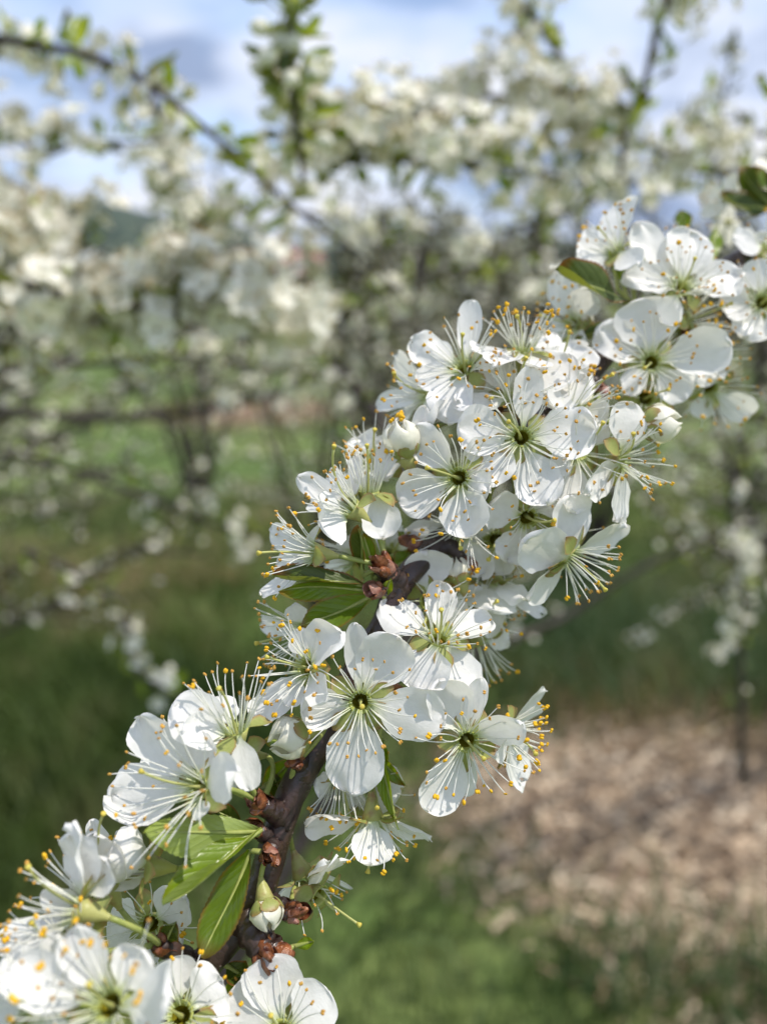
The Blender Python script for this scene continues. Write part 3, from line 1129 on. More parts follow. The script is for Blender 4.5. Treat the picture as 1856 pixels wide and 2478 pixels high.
M_PETALS = thin('petal_behind', petal_soft, 0.5, 0.25, 0.18, (1.0, 0.985, 0.86))
M_ANTS = thin('anther_behind', flat((0.62, 0.37, 0.05)), 0.6, 0.2, 0.1)
M_LEAFS = thin('leaf_behind', lambda t: mixc(t, noisy((0, 0, 0), (1, 1, 1), 9.0, 0.35, 0.65)(t), (0.048, 0.066, 0.010), (0.125, 0.13, 0.028)), 0.42, 0.4, 0.4, (1.5, 1.4, 0.4))
SOFTM = [M_PETALS, M_FIL, M_ANTS, M_NECT, M_CUP]
SOFT = []
for i in range(4):
    V, f, mi = soft_blossom(200 + i, 5, 7, 24, 0)
    SOFT.append(make_mesh('blossom', V, f, SOFTM, np.full((len(V), 2), 0.5), mi))
LOW = [soft_blossom(300 + i, 3, 4, 9, 1) for i in range(3)]


def rot_mats(dirs, rng):
    """Rotation matrices (n,3,3) taking +Z to each direction with a random roll."""
    n = len(dirs)
    z = dirs / np.linalg.norm(dirs, axis=1)[:, None]
    h = np.where(np.abs(z[:, 2:3]) < 0.9, np.array([[0, 0, 1.0]]), np.array([[1.0, 0, 0]]))
    x = np.cross(z, h)
    x /= np.linalg.norm(x, axis=1)[:, None]
    y = np.cross(z, x)
    a = rng.uniform(0, 2 * pi, n)[:, None]
    x2 = x * np.cos(a) + y * np.sin(a)
    y2 = np.cross(z, x2)
    return np.stack([x2, y2, z], -1)


def low_leaf():
    V = np.array([(0, 0, 0), (0.0045, 0.008, 0.0015), (-0.0045, 0.008, 0.0015), (0.005, 0.016, 0.001), (-0.005, 0.016, 0.001), (0, 0.027, -0.002), (0, 0.008, 0), (0, 0.016, -0.001)])
    return V, [(0, 1, 6), (0, 6, 2), (1, 3, 7, 6), (6, 7, 4, 2), (3, 5, 7), (7, 5, 4)], [5] * 6


def mass(name, pos, dirs, scl, lpos, ldirs, lscl, seed, origin=(0, 0, 0)):
    """Many small blossoms and leaves joined into one mesh."""
    rng = np.random.default_rng(seed)
    protos = LOW + [low_leaf()]
    VV, polys_n, polys_v, MM = [], [], [], []
    off = 0
    k = rng.integers(0, len(LOW), len(pos))
    for pi_, (v, f, mi) in enumerate(protos):
        if pi_ < len(LOW):
            s = k == pi_
            P, Dn, S = pos[s], dirs[s], scl[s]
        else:
            P, Dn, S = lpos, ldirs, lscl
        if len(P) == 0:
            continue
        M = rot_mats(Dn, rng)
        if pi_ == len(LOW):
            M = M[:, :, [0, 2, 1]]
        X = np.einsum('nij,vj->nvi', M, v) * S[:, None, None] + P[:, None, :]
        nvt = len(v)
        VV.append(X.reshape(-1, 3))
        cnt = np.array([len(q) for q in f])
        fl = np.concatenate([np.array(q) for q in f])
        n = len(P)
        polys_n.append(np.tile(cnt, n))
        polys_v.append((np.arange(n)[:, None] * nvt + off + fl[None]).ravel())
        MM.append(np.tile(np.array(mi), n))
        off += n * nvt
    V = np.concatenate(VV) - np.array(origin)
    cnt = np.concatenate(polys_n)
    lv = np.concatenate(polys_v)
    me = bpy.data.meshes.new(name)
    me.vertices.add(len(V))
    me.vertices.foreach_set('co', V.ravel())
    me.loops.add(len(lv))
    me.loops.foreach_set('vertex_index', lv.astype(np.int32))
    me.polygons.add(len(cnt))
    me.polygons.foreach_set('loop_start', np.concatenate([[0], np.cumsum(cnt)[:-1]]).astype(np.int32))
    for m in SOFTM + [M_LEAFS]:
        me.materials.append(m)
    me.polygons.foreach_set('material_index', np.concatenate(MM).astype(np.int32))
    me.update(calc_edges=True)
    me.polygons.foreach_set('use_smooth', np.ones(len(cnt), dtype=bool))
    return me


# ------------------------------------------------------------------ plum bushes, 1.5 to 9 m off
def bush_geo(seed, height, spread, nlimb, dens):
    rng = random.Random(seed)
    limbs, tw = [], []
    pos, dirs, lp, ld = [], [], [], []
    for i in range(nlimb):
        a = 2 * pi * i / nlimb + rng.uniform(-.4, .4)
        out = np.array([cos(a), sin(a), 0])
        Lh = height * rng.uniform(0.62, 1.0)
        sp = spread * rng.uniform(0.35, 1.0)
        p = [np.array([0.05 * cos(a), 0.05 * sin(a), -0.03])]
        for q in (0.25, 0.5, 0.75, 1.0):
            p.append(out * sp * q ** 1.15 + np.array([rng.uniform(-.06, .06), rng.uniform(-.06, .06), Lh * q ** 0.85]))
        c = spline(p, 16)
        limbs.append(tube(c, np.linspace(0.022, 0.004, 16) * rng.uniform(.7, 1.2), 6))
        for j in range(10):
            k = rng.randint(4, 14)
            b = c[k]
            a2 = rng.uniform(0, 6.28)
            d = unit(out * 0.7 + np.array([cos(a2), sin(a2), rng.uniform(0, 1.0)]))
            L = rng.uniform(.18, .5) * (height / 1.5)
            e = b + d * L
            mid = (b + e) / 2 + np.array([0, 0, rng.uniform(-.05, .08)])
            s = bez(b, mid, e, 8)
            tw.append(tube(s, np.linspace(0.005, 0.0018, 8), 4))
            nb = int(L * dens * rng.uniform(.5, 1.2) * min(1, (k - 2.5) / 8))
            for _ in range(nb):
                t = rng.random() ** 0.8
                cpt = s[min(7, int(t * 7))] + (s[min(7, int(t * 7) + 1)] - s[min(7, int(t * 7))]) * rng.random()
                od = unit(np.array([rng.gauss(0, 1), rng.gauss(0, 1), rng.gauss(0.35, 1)]))
                pos.append(cpt + od * rng.uniform(.006, .026))
                dirs.append(od + np.array([0, 0, .25]))
                if rng.random() < 0.85:
                    od = unit(np.array([rng.gauss(0, 1), rng.gauss(0, 1), rng.gauss(0.5, 1)]))
                    lp.append(cpt + od * .006)
                    ld.append(od)
    return limbs, tw, np.array(pos), np.array(dirs), np.array(lp), np.array(ld)


def join(parts):
    V, Fc = [], []
    o = 0
    for v, f in parts:
        V.append(v)
        Fc += [tuple(i + o for i in q) for q in f]
        o += len(v)
    return np.concatenate(V), Fc


BUSH = []
for i, (hh, spd, nl, dn) in enumerate([(1.55, 0.75, 9, 48), (1.75, 0.9, 10, 46), (1.35, 0.7, 8, 42), (1.9, 1.0, 11, 52)]):
    limbs, tw, P, Dn, LP, LD = bush_geo(500 + i, hh, spd, nl, dn)
    r_ = np.random.default_rng(i)
    lm = [make_mesh('limb', v, f, M_BARKOLD) for v, f in limbs]
    tv, tf = join(tw)
    cm = mass('crown', P, Dn, r_.uniform(.5, .8, len(P)), LP, LD, r_.uniform(.7, 1.15, len(LP)), i)
    BUSH.append((lm, make_mesh('twigs', tv, tf, M_BARKOLD), cm))


def plum_bush(x, y, kind, rz, s, label):
    lm, tm, cm = BUSH[kind]
    t = thing('plum_bush', label, 'bush', (x, y, float(ground_z(x, y))), 'blossoming plum bushes behind the branch')
    t.rotation_euler = (0, 0, rz)
    t.scale = (s, s, s)
    for m in lm:
        link('limb', m, t)
    tag(link('twigs', tm, t), kind='stuff')
    tag(link('crown', cm, t), kind='stuff')
    return t


plum_bush(-1.2, 4.9, 2, 5.0, 1.15, 'thin-stemmed plum bush between the dark grass and the near branch')
plum_bush(0.95, 3.5, 0, 3.6, 1.0, 'plum bush rising behind the near branch above the mulch edge')
plum_bush(-1.9, 3.0, 0, 0.4, 0.98, 'white blossoming plum bush over the dark green grass clump')
plum_bush(0.25, 4.0, 2, 1.9, 1.15, 'blurred plum bush just behind the middle of the near branch')
plum_bush(2.0, 3.9, 1, 2.7, 0.95, 'blossoming plum bush standing behind the bark mulch')
plum_bush(-2.7, 4.6, 3, 1.1, 0.95, 'broad plum bush by the bare earth mound')
plum_bush(0.9, 5.0, 3, 4.0, 1.0, 'large plum bush closing the gap under the horizontal branches')
plum_bush(3.2, 5.2, 1, 5.1, 1.1, 'plum bush farthest along the grass past the mulch')
plum_bush(-0.05, 5.6, 1, 3.3, 1.05, 'plum bush standing beside the distant red house')
plum_bush(-3.6, 6.6, 3, 0.2, 1.1, 'distant plum bush below the dark hill')
plum_bush(1.9, 7.6, 0, 2.2, 1.4, 'distant plum bush in front of the conifers')
plum_bush(-2.4, 10.5, 3, 2.9, 1.25, 'far plum bush beyond the bare earth mound')
plum_bush(0.6, 11.5, 3, 5.5, 1.35, 'far plum bush at the end of the lawn')
plum_bush(4.6, 9.5, 3, 1.5, 1.3, 'far plum bush past the tall grass')

def loose_bush(label, base, targets, D, dens, seed, ntw=9, bl=(.5, .75)):
    """A loose bush one to two metres off: long limbs from one foot, each ending near a point of the picture."""
    rng = random.Random(seed)
    g = at(base[0], 1239, base[1])
    g[2] = float(ground_z(g[0], g[1]))
    t = thing('plum_bush', label, 'bush', g, 'blossoming plum bushes behind the branch')
    tw, pos, dirs, lp, ld = [], [], [], [], []
    for (px, py) in targets:
        d_ = rng.uniform(*D)
        e = at(px, py, d_)
        mid = g * .45 + e * .55 + np.array([rng.uniform(-.1, .1), rng.uniform(-.05, .1), rng.uniform(.05, .22)])
        c = spline([g + np.array([rng.uniform(-.04, .04), rng.uniform(-.04, .04), -.03]), g * .75 + mid * .25 + np.array([0, 0, .08]), mid, e * .6 + mid * .4 + np.array([0, 0, rng.uniform(-.04, .08)]), e], 22)
        V, f = tube(c, np.linspace(.010, .0025, 22) * rng.uniform(.7, 1.3), 6)
        link('limb', make_mesh('limb', V - g, f, M_BARKOLD), t)
        for j in range(ntw):
            k = rng.randint(8, 21)
            b = c[k]
            dr = unit(unit(e - mid) * .5 + np.array([rng.gauss(0, 1), rng.gauss(0, .7), rng.gauss(.25, .8)]))
            L = rng.uniform(.10, .34)
            s_ = bez(b, b + dr * L * .5 + np.array([0, 0, rng.uniform(-.03, .04)]), b + dr * L, 8)
            tw.append(tube(s_, np.linspace(.0036, .0014, 8), 4))
            nb = int(L * dens * rng.uniform(.4, 1.3))
            for _ in range(nb):
                q = rng.random() ** .8 * 6.99
                cp = s_[int(q)] + (s_[int(q) + 1] - s_[int(q)]) * (q % 1)
                od = unit(np.array([rng.gauss(0, 1), rng.gauss(0, 1), rng.gauss(.3, 1)]))
                pos.append(cp + od * rng.uniform(.005, .026))
                dirs.append(od + np.array([0, 0, .2]))
                for _k in range(2):
                    if rng.random() < .6:
                        od = unit(np.array([rng.gauss(0, 1), rng.gauss(0, 1), rng.gauss(.5, 1)]))
                        lp.append(cp + od * .006)
                        ld.append(od)
    r_ = np.random.default_rng(seed)
    tv, tf = join(tw)
    tag(link('twigs', make_mesh('twigs', tv - g, tf, M_BARKOLD), t), kind='stuff')
    cm = mass('crown', np.array(pos), np.array(dirs), r_.uniform(*bl, len(pos)), np.array(lp), np.array(ld), r_.uniform(.5, .95, len(lp)), seed, g)
    tag(link('crown', cm, t), kind='stuff')


loose_bush('loose plum bush with dim blossoms filling the space under the hill', (-620, 2.7), [(-60, 640), (60, 760), (200, 680), (330, 800), (420, 700), (120, 900), (500, 840), (-40, 1000)], (1.25, 1.9), 58, 901)
loose_bush('loose plum bush in front of the red house, its limbs crossing the mound', (760, 2.8), [(500, 640), (540, 790), (850, 680), (870, 580), (840, 800), (960, 690), (620, 900), (930, 880), (1020, 600)], (1.3, 2.1), 62, 902)
loose_bush('shadowy plum bush directly behind the central cluster', (1180, 2.7), [(1000, 520), (1100, 640), (1220, 560), (1340, 620), (1120, 780), (1290, 760), (1420, 520), (1380, 700), (980, 760), (1060, 900)], (1.2, 1.9), 78, 903)
loose_bush('loose plum bush behind the topmost cluster and the frame edge', (2500, 2.6), [(1480, 470), (1580, 560), (1700, 470), (1800, 560), (1900, 480), (1640, 1080), (1760, 1160), (1850, 1000), (1700, 1320), (1560, 1180), (1840, 1300)], (1.2, 1.9), 62, 904)
loose_bush('twiggy plum bush straggling over the lawn between the mound and the left leaves', (-900, 3.1), [(120, 930), (300, 1000), (480, 900), (620, 1010), (560, 1130), (380, 1160), (200, 1090), (680, 860)], (1.5, 2.3), 44, 906, 12, (.5, .8))
loose_bush('sparse low plum bush above the dark green grass clump', (-420, 2.3), [(90, 1220), (240, 1300), (500, 1340), (180, 1420)], (1.1, 1.6), 24, 905, 7)

# ------------------------------------------------------------------ branches close behind
LEAFM = []
for i in range(4):
    rng = random.Random(40 + i)
    P, f, uv = leaf_geo(np.zeros(3), np.array([0, 0.026, 0.004]), np.array([0, 0, 1.0]), 0.011, rng, 0.5, 0.08, 0, 5, 10)
    LEAFM.append(make_mesh('leaf', P, f, [M_LEAF, M_LEAFD, M_LEAFB, M_LEAF][i], uv))
_b = ball_geo(np.array([0, 0, 0.004]), np.array([0, 0, 1.0]), 0.0048, 0.0036, 7, 9)
_s = tube([(0, 0, 0), (0.0006, 0, -0.006), (0, 0.0005, -0.013)], 0.0005, 4)
_c = tube([(0, 0, -0.0022), (0, 0, 0), (0, 0, 0.0022)], [0.0008, 0.0026, 0.0034], 8, False)
bv, bf = join([(np.array(_b[0]), _b[1]), _s, _c])
BUDM = make_mesh('bud', bv, bf, [M_BUD, M_PEDI, M_SEPAL], np.full((len(bv), 2), 0.4), [0] * len(_b[1]) + [1] * len(_s[1]) + [2] * len(_c[1]))

ALL = []       # every blossom on these branches: (depth, position, direction, scale, label, group)


def back_branch(label, pts, rad, nblos, nleaf, nbud, blabel, seed, r0=0.010, r1=0.030, t0=0.0, t1=1.0, up=0.35, sc_=(0.8, 1.1), leafs=1.0, clump=0, dark=False):
    rng = random.Random(seed)
    p3 = [at(*p) for p in pts]
    c = spline(p3, 44)
    root = thing('plum_branch', label, 'branch', c[0], 'blossoming branches behind the near branch')
    bump = np.array([[0.10 * rng.gauss(0, 1) for _ in range(8)] for _ in range(44)])
    V, f = tube(c, np.linspace(rad, rad * 0.5, 44), 8, True, 0, bump)
    link('wood', make_mesh('wood', V - c[0], f, M_BARKOLD), root)
    def pick():
        t = rng.uniform(t0, t1)
        i = min(42, int(t * 43))
        return c[i] + (c[i + 1] - c[i]) * rng.random()
    total = int(nblos * 1.5)
    spurs_ = []
    for _ in range(clump or max(2, total // 6)):
        p = pick()
        od = unit(np.array([rng.gauss(0, 1), rng.gauss(-.25, 1), rng.gauss(up, 1)]))
        spurs_.append((p, od, rng.uniform(r0, r1 * .85)))
    for _ in range(total):
        p, od, rr_ = rng.choice(spurs_)
        g = np.array([rng.gauss(0, 1), rng.gauss(0, 1), rng.gauss(0, 1)])
        q = p + od * rr_ + g * .0085
        dd = unit(od * .6 + g * .45 + np.array([0, -.1, .2]))
        dep = float(np.dot(q - CAM, F))
        ALL.append((dep, q, dd, rng.uniform(*sc_) * .68, blabel, label))
    for kind, num in (('leaf', int(nleaf * 1.7)), ('bud', nbud)):
        for _ in range(num):
            p = pick()
            od = unit(np.array([rng.gauss(0, 1), rng.gauss(0, 1), rng.gauss(0.5, 1)]))
            if kind == 'leaf':
                o = link('leaf', LEAFM[1] if dark else rng.choice(LEAFM), root, p + od * 0.004 - c[0])
                o.rotation_euler = rot_from(np.cross(od, unit(np.array([rng.gauss(0, 1), rng.gauss(0, 1), rng.gauss(0, 1)]))), rng)
                zx = unit(np.cross(od, np.array([rng.gauss(0, 1), rng.gauss(0, 1), rng.gauss(0, 1)])))
                xx = np.cross(od, zx)
                from mathutils import Matrix
                o.rotation_euler = Matrix(((xx[0], od[0], zx[0]), (xx[1], od[1], zx[1]), (xx[2], od[2], zx[2]))).to_euler()
                o.scale = (leafs * rng.uniform(.45, .95),) * 3
            else:
                o = link('bud', BUDM, root, p + od * 0.014 - c[0])
                o.rotation_euler = rot_from(od, rng)
                o.scale = (rng.uniform(.9, 1.35),) * 3
    return root


back_branch('thin arching branch with few leaf tufts against the sky', [(-60, 85, .42), (110, 112, .42), (215, 135, .42), (340, 190, .42), (440, 265, .42), (560, 365, .43), (650, 450, .44), (760, 540, .47), (900, 640, .54), (1010, 760, .65)],
            .0023, 14, 26, 8, 'small white blossom on the thin arching branch', 1, .008, .020, 0, .75, .5, (.6, .9), .85, 9)
back_branch('blossom clump at the tip of the arching branch', [(-90, 60, .6), (-20, 105, .6), (60, 130, .6), (120, 165, .6)], .003, 16, 8, 3, 'white blossom in the clump near the arching branch tip', 2, .006, .026, .3, 1, .0, (.8, 1.05))
back_branch('upright twig of green buds and leaves against the clouds', [(735, 430, .43), (720, 330, .40), (708, 210, .38), (712, 110, .37), (690, 0, .365), (680, -90, .36)], .0017, 0, 20, 36, '', 3, .006, .02, .15, 1, leafs=.95)
back_branch('dense blossoming branch under the upright bud twig', [(690, 325, .49), (750, 345, .48), (830, 380, .48), (960, 388, .49), (1130, 398, .51), (1300, 420, .53), (1480, 445, .57)], .0026, 136, 46, 6, 'blurred white blossom massed under the upright bud twig', 4, .010, .040, .05, 1, .75, (.85, 1.15), 1)
back_branch('flowery branch rising along the top of the blossom mass', [(880, 300, .62), (1010, 285, .6), (1150, 235, .58), (1290, 255, .57), (1400, 300, .57), (1540, 340, .57), (1690, 420, .58)], .0028, 140, 36, 5, 'pale blossom along the top of the blossom mass', 5, .010, .044, 0, 1, .5, (.9, 1.15))
back_branch('blossom-laden branch slanting down from the top edge', [(1190, -60, .55), (1250, 0, .55), (1310, 70, .55), (1350, 130, .55), (1400, 200, .55), (1440, 270, .56)], .0030, 36, 14, 3, 'white blossom on the branch slanting from the top edge', 6, .008, .026, .1, 1, -.1, (.7, 1.0))
back_branch('steep dark twig with sparse blossoms by the top edge', [(1640, -80, .5), (1615, 0, .5), (1585, 90, .5), (1565, 180, .5), (1545, 260, .51), (1510, 330, .52), (1500, 420, .53)], .0028, 16, 16, 5, 'white blossom on the steep dark twig', 7, .008, .024, 0, .9, .2, (.75, 1.0))
back_branch('sparse sprig of pale blossoms at the sky edge', [(1950, 330, .75), (1830, 325, .75), (1740, 330, .75), (1690, 290, .75), (1720, 210, .74)], .0030, 24, 16, 4, 'small blossom on the sparse sprig at the sky edge', 8, .008, .026, 0, 1, .3, (.75, 1.0))
back_branch('white blossom spray behind the near branch tip', [(1900, 400, .72), (1750, 420, .7), (1620, 400, .68), (1500, 460, .68), (1350, 520, .7), (1200, 560, .75)], .0040, 70, 26, 3, 'white blossom in the spray behind the near branch tip', 9, .010, .045, 0, 1, .3, (.85, 1.1))
back_branch('flowering branch reaching across under the dark cloud', [(-60, 260, .6), (40, 325, .6), (110, 370, .6), (200, 345, .61), (300, 345, .62), (400, 340, .63)], .0028, 44, 14, 3, 'cream blossom on the branch under the dark cloud', 10, .008, .030, 0, 1, .2, (.75, 1.0))
back_branch('hanging column of blossoms crossing the dark cloud', [(365, 215, .66), (385, 300, .66), (395, 380, .66), (420, 460, .66), (440, 540, .67)], .0030, 48, 20, 3, 'blossom in the hanging column across the dark cloud', 11, .008, .036, 0, 1, 0, (.75, 1.0))
back_branch('bright white branch entering low beside the hill', [(-120, 460, .5), (-20, 500, .5), (80, 540, .5), (180, 590, .52), (260, 610, .55)], .0028, 84, 16, 3, 'bright white blossom on the branch beside the hill', 12, .010, .036, 0, .9, .5, (1.05, 1.35))
back_branch('brown branch tip with large white blossoms', [(-120, 640, .40), (-20, 660, .40), (70, 690, .40), (150, 715, .40)], .0040, 20, 7, 2, 'large white blossom on the brown branch tip', 13, .010, .030, 0, 1, .2, (1.2, 1.45))
back_branch('broad row of big white blossoms over the grass', [(60, 800, .52), (200, 770, .48), (300, 755, .45), (420, 725, .44), (540, 720, .44), (650, 750, .46), (760, 790, .5)], .0030, 122, 26, 4, 'big white blossom in the broad row over the grass', 14, .010, .040, .12, .95, .35, (1.1, 1.35))
back_branch('tangled blossoming branch below the cloud gap', [(300, 640, .8), (420, 570, .8), (520, 530, .8), (640, 500, .82), (760, 520, .85), (900, 550, .9), (1050, 560, .95)], .0034, 76, 36, 4, 'pale blossom on the tangled branch below the cloud gap', 15, .010, .036, 0, 1, .2, (.85, 1.1))
back_branch('shaded blossoming branch behind the red house gap', [(560, 830, .75), (700, 800, .78), (840, 760, .8), (960, 700, .8), (1100, 650, .8), (1250, 660, .85)], .0046, 84, 40, 4, 'dim blossom on the branch before the red house', 16, .010, .055, 0, 1, .2, (.85, 1.1))
back_branch('low blossoming branch over the lawn', [(-80, 900, .8), (120, 880, .8), (300, 880, .85), (480, 860, .9), (640, 890, .95), (800, 900, 1.0)], .0046, 56, 22, 4, 'small pale blossom on the low branch over the lawn', 17, .010, .05, 0, 1, .1, (.85, 1.1))
back_branch('blossoming branch just behind the central flowers', [(1850, 1020, .75), (1740, 960, .8), (1660, 900, .85), (1500, 800, .9), (1300, 640, .95)], .0046, 46, 22, 4, 'pale blossom on the branch behind the central flowers', 18, .010, .05, 0, 1, .1, (.85, 1.1))
back_branch('bare dark limb sloping down behind the central cluster', [(330, 3760, .95), (450, 2620, .94), (590, 2290, .93), (720, 2060, .92), (850, 1830, .92), (960, 1600, .92), (1020, 1400, .92), (1005, 1200, .93), (950, 1060, .95), (870, 950, .98), (800, 870, 1.0), (700, 770, 1.04), (560, 640, 1.15)], .0135, 7, 6, 0, 'lone blossom by the bare dark limb', 19, .012, .05, .6, 1)
back_branch('thin dark branch crossing the grass', [(955, 1625, .92), (1140, 1580, 1.0), (1350, 1500, 1.1), (1540, 1380, 1.1), (1760, 1290, 1.1), (1950, 1240, 1.1)], .0065, 16, 16, 3, 'lone blossom on the thin branch over the grass', 20, .010, .04)
back_branch('thin upright branch with tiny blossoms over the mulch', [(1800, 1900, 1.15), (1790, 1650, 1.1), (1800, 1450, 1.05), (1770, 1250, 1.0), (1800, 1050, 1.0)], .0055, 40, 14, 3, 'tiny blossom on the upright branch over the mulch', 21, .010, .05, .15, 1)
back_branch('low branch with scattered cream blossoms above the dark grass', [(60, 1330, .85), (190, 1390, .85), (300, 1480, .82), (330, 1620, .8), (420, 1680, .8)], .0040, 15, 12, 3, 'cream blossom scattered above the dark grass', 22, .008, .035, 0, 1, 0, (.8, 1.05), 1, 6)
back_branch('grey branch drooping over the grass', [(-80, 1080, 1.0), (120, 1120, 1.0), (320, 1190, 1.0), (500, 1260, 1.0), (640, 1300, 1.0)], .0055, 22, 16, 3, 'small blossom on the grey drooping branch', 23, .010, .05)
back_branch('dark branch crossing before the earth mound', [(-60, 990, 1.2), (200, 1010, 1.2), (430, 1000, 1.2), (640, 960, 1.12), (790, 905, 1.04), (860, 945, .98)], .0085, 34, 22, 3, 'blossom on the dark branch before the earth mound', 24, .010, .06)
back_branch('leafy twig tip with dark leaves at the frame edge', [(1990, 500, .23), (1900, 490, .225), (1850, 480, .22), (1800, 470, .22)], .0020, 3, 0, 0, 'blurred white blossom beside the dark leafy twig', 25, .012, .022, .2, .9, 0, (.8, .95))

# three hundred blossoms stand singly (with the near ones); the rest are one mass
fr = [b for b in ALL if abs(np.dot(b[1] - CAM, R) / b[0]) < 0.5 and abs(np.dot(b[1] - CAM, U) / b[0]) < 0.67]
fr.sort(key=lambda b: b[0] / b[3])
single = fr[:226]
ids = {id(b) for b in single}
TENS = ['', '', 'twenty', 'thirty', 'forty', 'fifty', 'sixty', 'seventy', 'eighty', 'ninety']
ONES = ('first second third fourth fifth sixth seventh eighth ninth tenth eleventh twelfth thirteenth fourteenth fifteenth sixteenth seventeenth eighteenth nineteenth').split()


def ordinal(j):
    if j < 19:
        return ONES[j]
    t_, o_ = divmod(j + 1, 10)
    return TENS[t_][:-1] + 'ieth' if o_ == 0 else TENS[t_] + '-' + ONES[o_ - 1]


def side_of(dd):
    u_, f_ = float(np.dot(dd, U)), float(np.dot(dd, -F))
    if abs(u_) > abs(f_):
        return 'upper edge' if u_ > 0 else 'underside'
    return 'near face' if f_ > 0 else 'far side'


rows = {}
for b in single:
    rows.setdefault((b[5], side_of(b[2])), []).append(b)
NAMES = {}
for (grp, sd_), bs in rows.items():
    bs.sort(key=lambda b: float(np.dot(b[1] - CAM, R)) / b[0])
    for j, b in enumerate(bs):
        short = b[4].split(' blossom ', 1)[1]
        NAMES[id(b)] = f"{ordinal(j)} blossom from the hill side, {sd_}, {short}"
for i, b in enumerate(single):
    dep, q, dd, s, lab, grp = b
    rng = random.Random(9000 + i)
    o = link('plum_blossom', SOFT[i % 4], None, q)
    o.rotation_euler = rot_from(dd, rng)
    o.scale = (s, s, s)
    tag(o, NAMES[id(b)], 'blossom', 'blossoms of the ' + grp)
rest = [b for b in ALL if id(b) not in ids]
me = mass('blossom_mass', np.array([b[1] for b in rest]), np.array([b[2] for b in rest]), np.array([b[3] for b in rest]), np.zeros((0, 3)), np.zeros((0, 3)), np.zeros(0), 77)
tag(link('blossom_mass', me), 'the many smaller blurred blossoms on the branches behind', 'blossoms', kind='stuff')


# ================================================================== the near branch
BR = [(215, 3050, .16), (330, 2640, .134), (400, 2500, .130), (443, 2415, .130), (499, 2332, .131), (566, 2255, .132), (615, 2185, .133), (645, 2110, .134), (672, 2016, .135), (708, 1915, .136), (763, 1815, .137),
      (830, 1690, .139), (882, 1589, .141), (930, 1510, .142), (965, 1420, .143), (1052, 1320, .147), (1200, 1140, .153), (1330, 1000, .158), (1434, 897, .163), (1540, 780, .17), (1680, 690, .18), (1830, 600, .19), (2000, 520, .21), (2200, 450, .25)]
b3 = [at(*p) for p in BR]
low = np.array([-0.13, 0.02, -0.05])
c = np.vstack([spline([low, np.array([-.12, .03, .6]), np.array([-.095, .055, 1.15]), b3[0]], 40)[:-1], spline(b3, 190)])
rr = np.concatenate([np.linspace(.008, .0034, 39), np.interp(np.linspace(0, 1, 190), [0, .15, .3, .5, .62, .8, 1], [.0029, .0027, .0026, .0026, .0023, .0021, .0018])])
rng = random.Random(3)
bump = np.zeros((len(c), 22))
for k in range(60):
    ci, ca, s1, am = rng.uniform(39, len(c)), rng.uniform(0, 22), rng.uniform(.7, 2.5), rng.uniform(.02, .10)
    di = (np.arange(len(c))[:, None] - ci) / s1
    da = (np.abs(np.arange(22)[None] - ca) + 11) % 22 - 11
    bump += am * np.exp(-di ** 2 - (da / 3.0) ** 2)
bump += np.random.default_rng(4).normal(0, .014, bump.shape)
V, f = tube(c, rr, 22, True, 0, bump)
root = thing('plum_branch', 'dark glossy plum branch crowded with white blossoms, in sharp focus', 'branch', b3[10])
BL = b3[10]
link('wood', make_mesh('wood', V - BL, f, M_BARK), root)

SP = {}


def scale_piece(spur_o, o3, base, d, L, wid, m, rng):
    x, y = perp(d)
    a = rng.uniform(0, 6.28)
    nn = x * cos(a) + y * sin(a)
    tip = base + unit(d + nn * rng.uniform(.1, .7)) * L
    P, f, uv = petal_geo(base + nn * wid * .25, tip, -nn, wid, rng, 0.6, 0.22, 0.05, 0, 0, 7, 8, 0.55)
    link('bud_scale', make_mesh('bud_scale', P - o3, f, m, uv), spur_o)


def spur(key, fromp, to, D0, D1, nsc, seed, rad=.0019, pink=0.3, ssz=1.0):
    """A short knobbly side shoot ringed with bud scales; blossoms and leaves spring from its end."""
    rng = random.Random(seed)
    a, b = at(*fromp, D0), at(*to, D1)
    pts = spline([a, (a + b) / 2 + np.array([rng.gauss(0, .0005) for _ in range(3)]), b], 12)
    bm = np.array([[.14 * sin(i * 2.1 + j * .3) + rng.gauss(0, .07) for j in range(12)] for i in range(12)])
    V, f = tube(pts, rad * np.linspace(1.15, .8, 12), 12, True, 0, bm)
    o = link('spur', make_mesh('spur', V - BL, f, M_BARK), root)
    d = unit(b - a)
    for i in range(nsc):
        t = rng.uniform(.45, 1.0)
        p = a + (b - a) * t
        x, y = perp(d)
        an = i * 2.4 + rng.uniform(-.4, .4)
        nn = x * cos(an) + y * sin(an)
        m = M_SCALEP if rng.random() < pink else M_SCALE
        L = rng.uniform(.0022, .0042) * ssz
        tip = p + unit(d * 1.0 + nn * rng.uniform(-.25, .65)) * L
        P, ff, uv = petal_geo(p + nn * rad * .62, tip, -nn, L * rng.uniform(.65, .95), rng, 0.55, 0.16, 0.06, 0, 0, 7, 8, 0.55)
        link('bud_scale', make_mesh('bud_scale', P - BL, ff, m, uv), o)
    for i in range(3):
        x, y = perp(d)
        an = i * 2.1 + rng.random()
        v, f2 = ball_geo(b + (x * cos(an) + y * sin(an)) * rad * .45, unit(d + (x * cos(an) + y * sin(an)) * .5), rad * rng.uniform(.8, 1.3), rad * rng.uniform(.36, .52), 7, 9)
        v = [q + np.array([rng.gauss(0, rad * .05) for _ in range(3)]) for q in v]
        link('bud_core', make_mesh('bud_core', np.array(v) - BL, f2, M_SCALEP if i == 0 and pink > .3 else M_SCALE), o)
    SP[key] = b
    return o


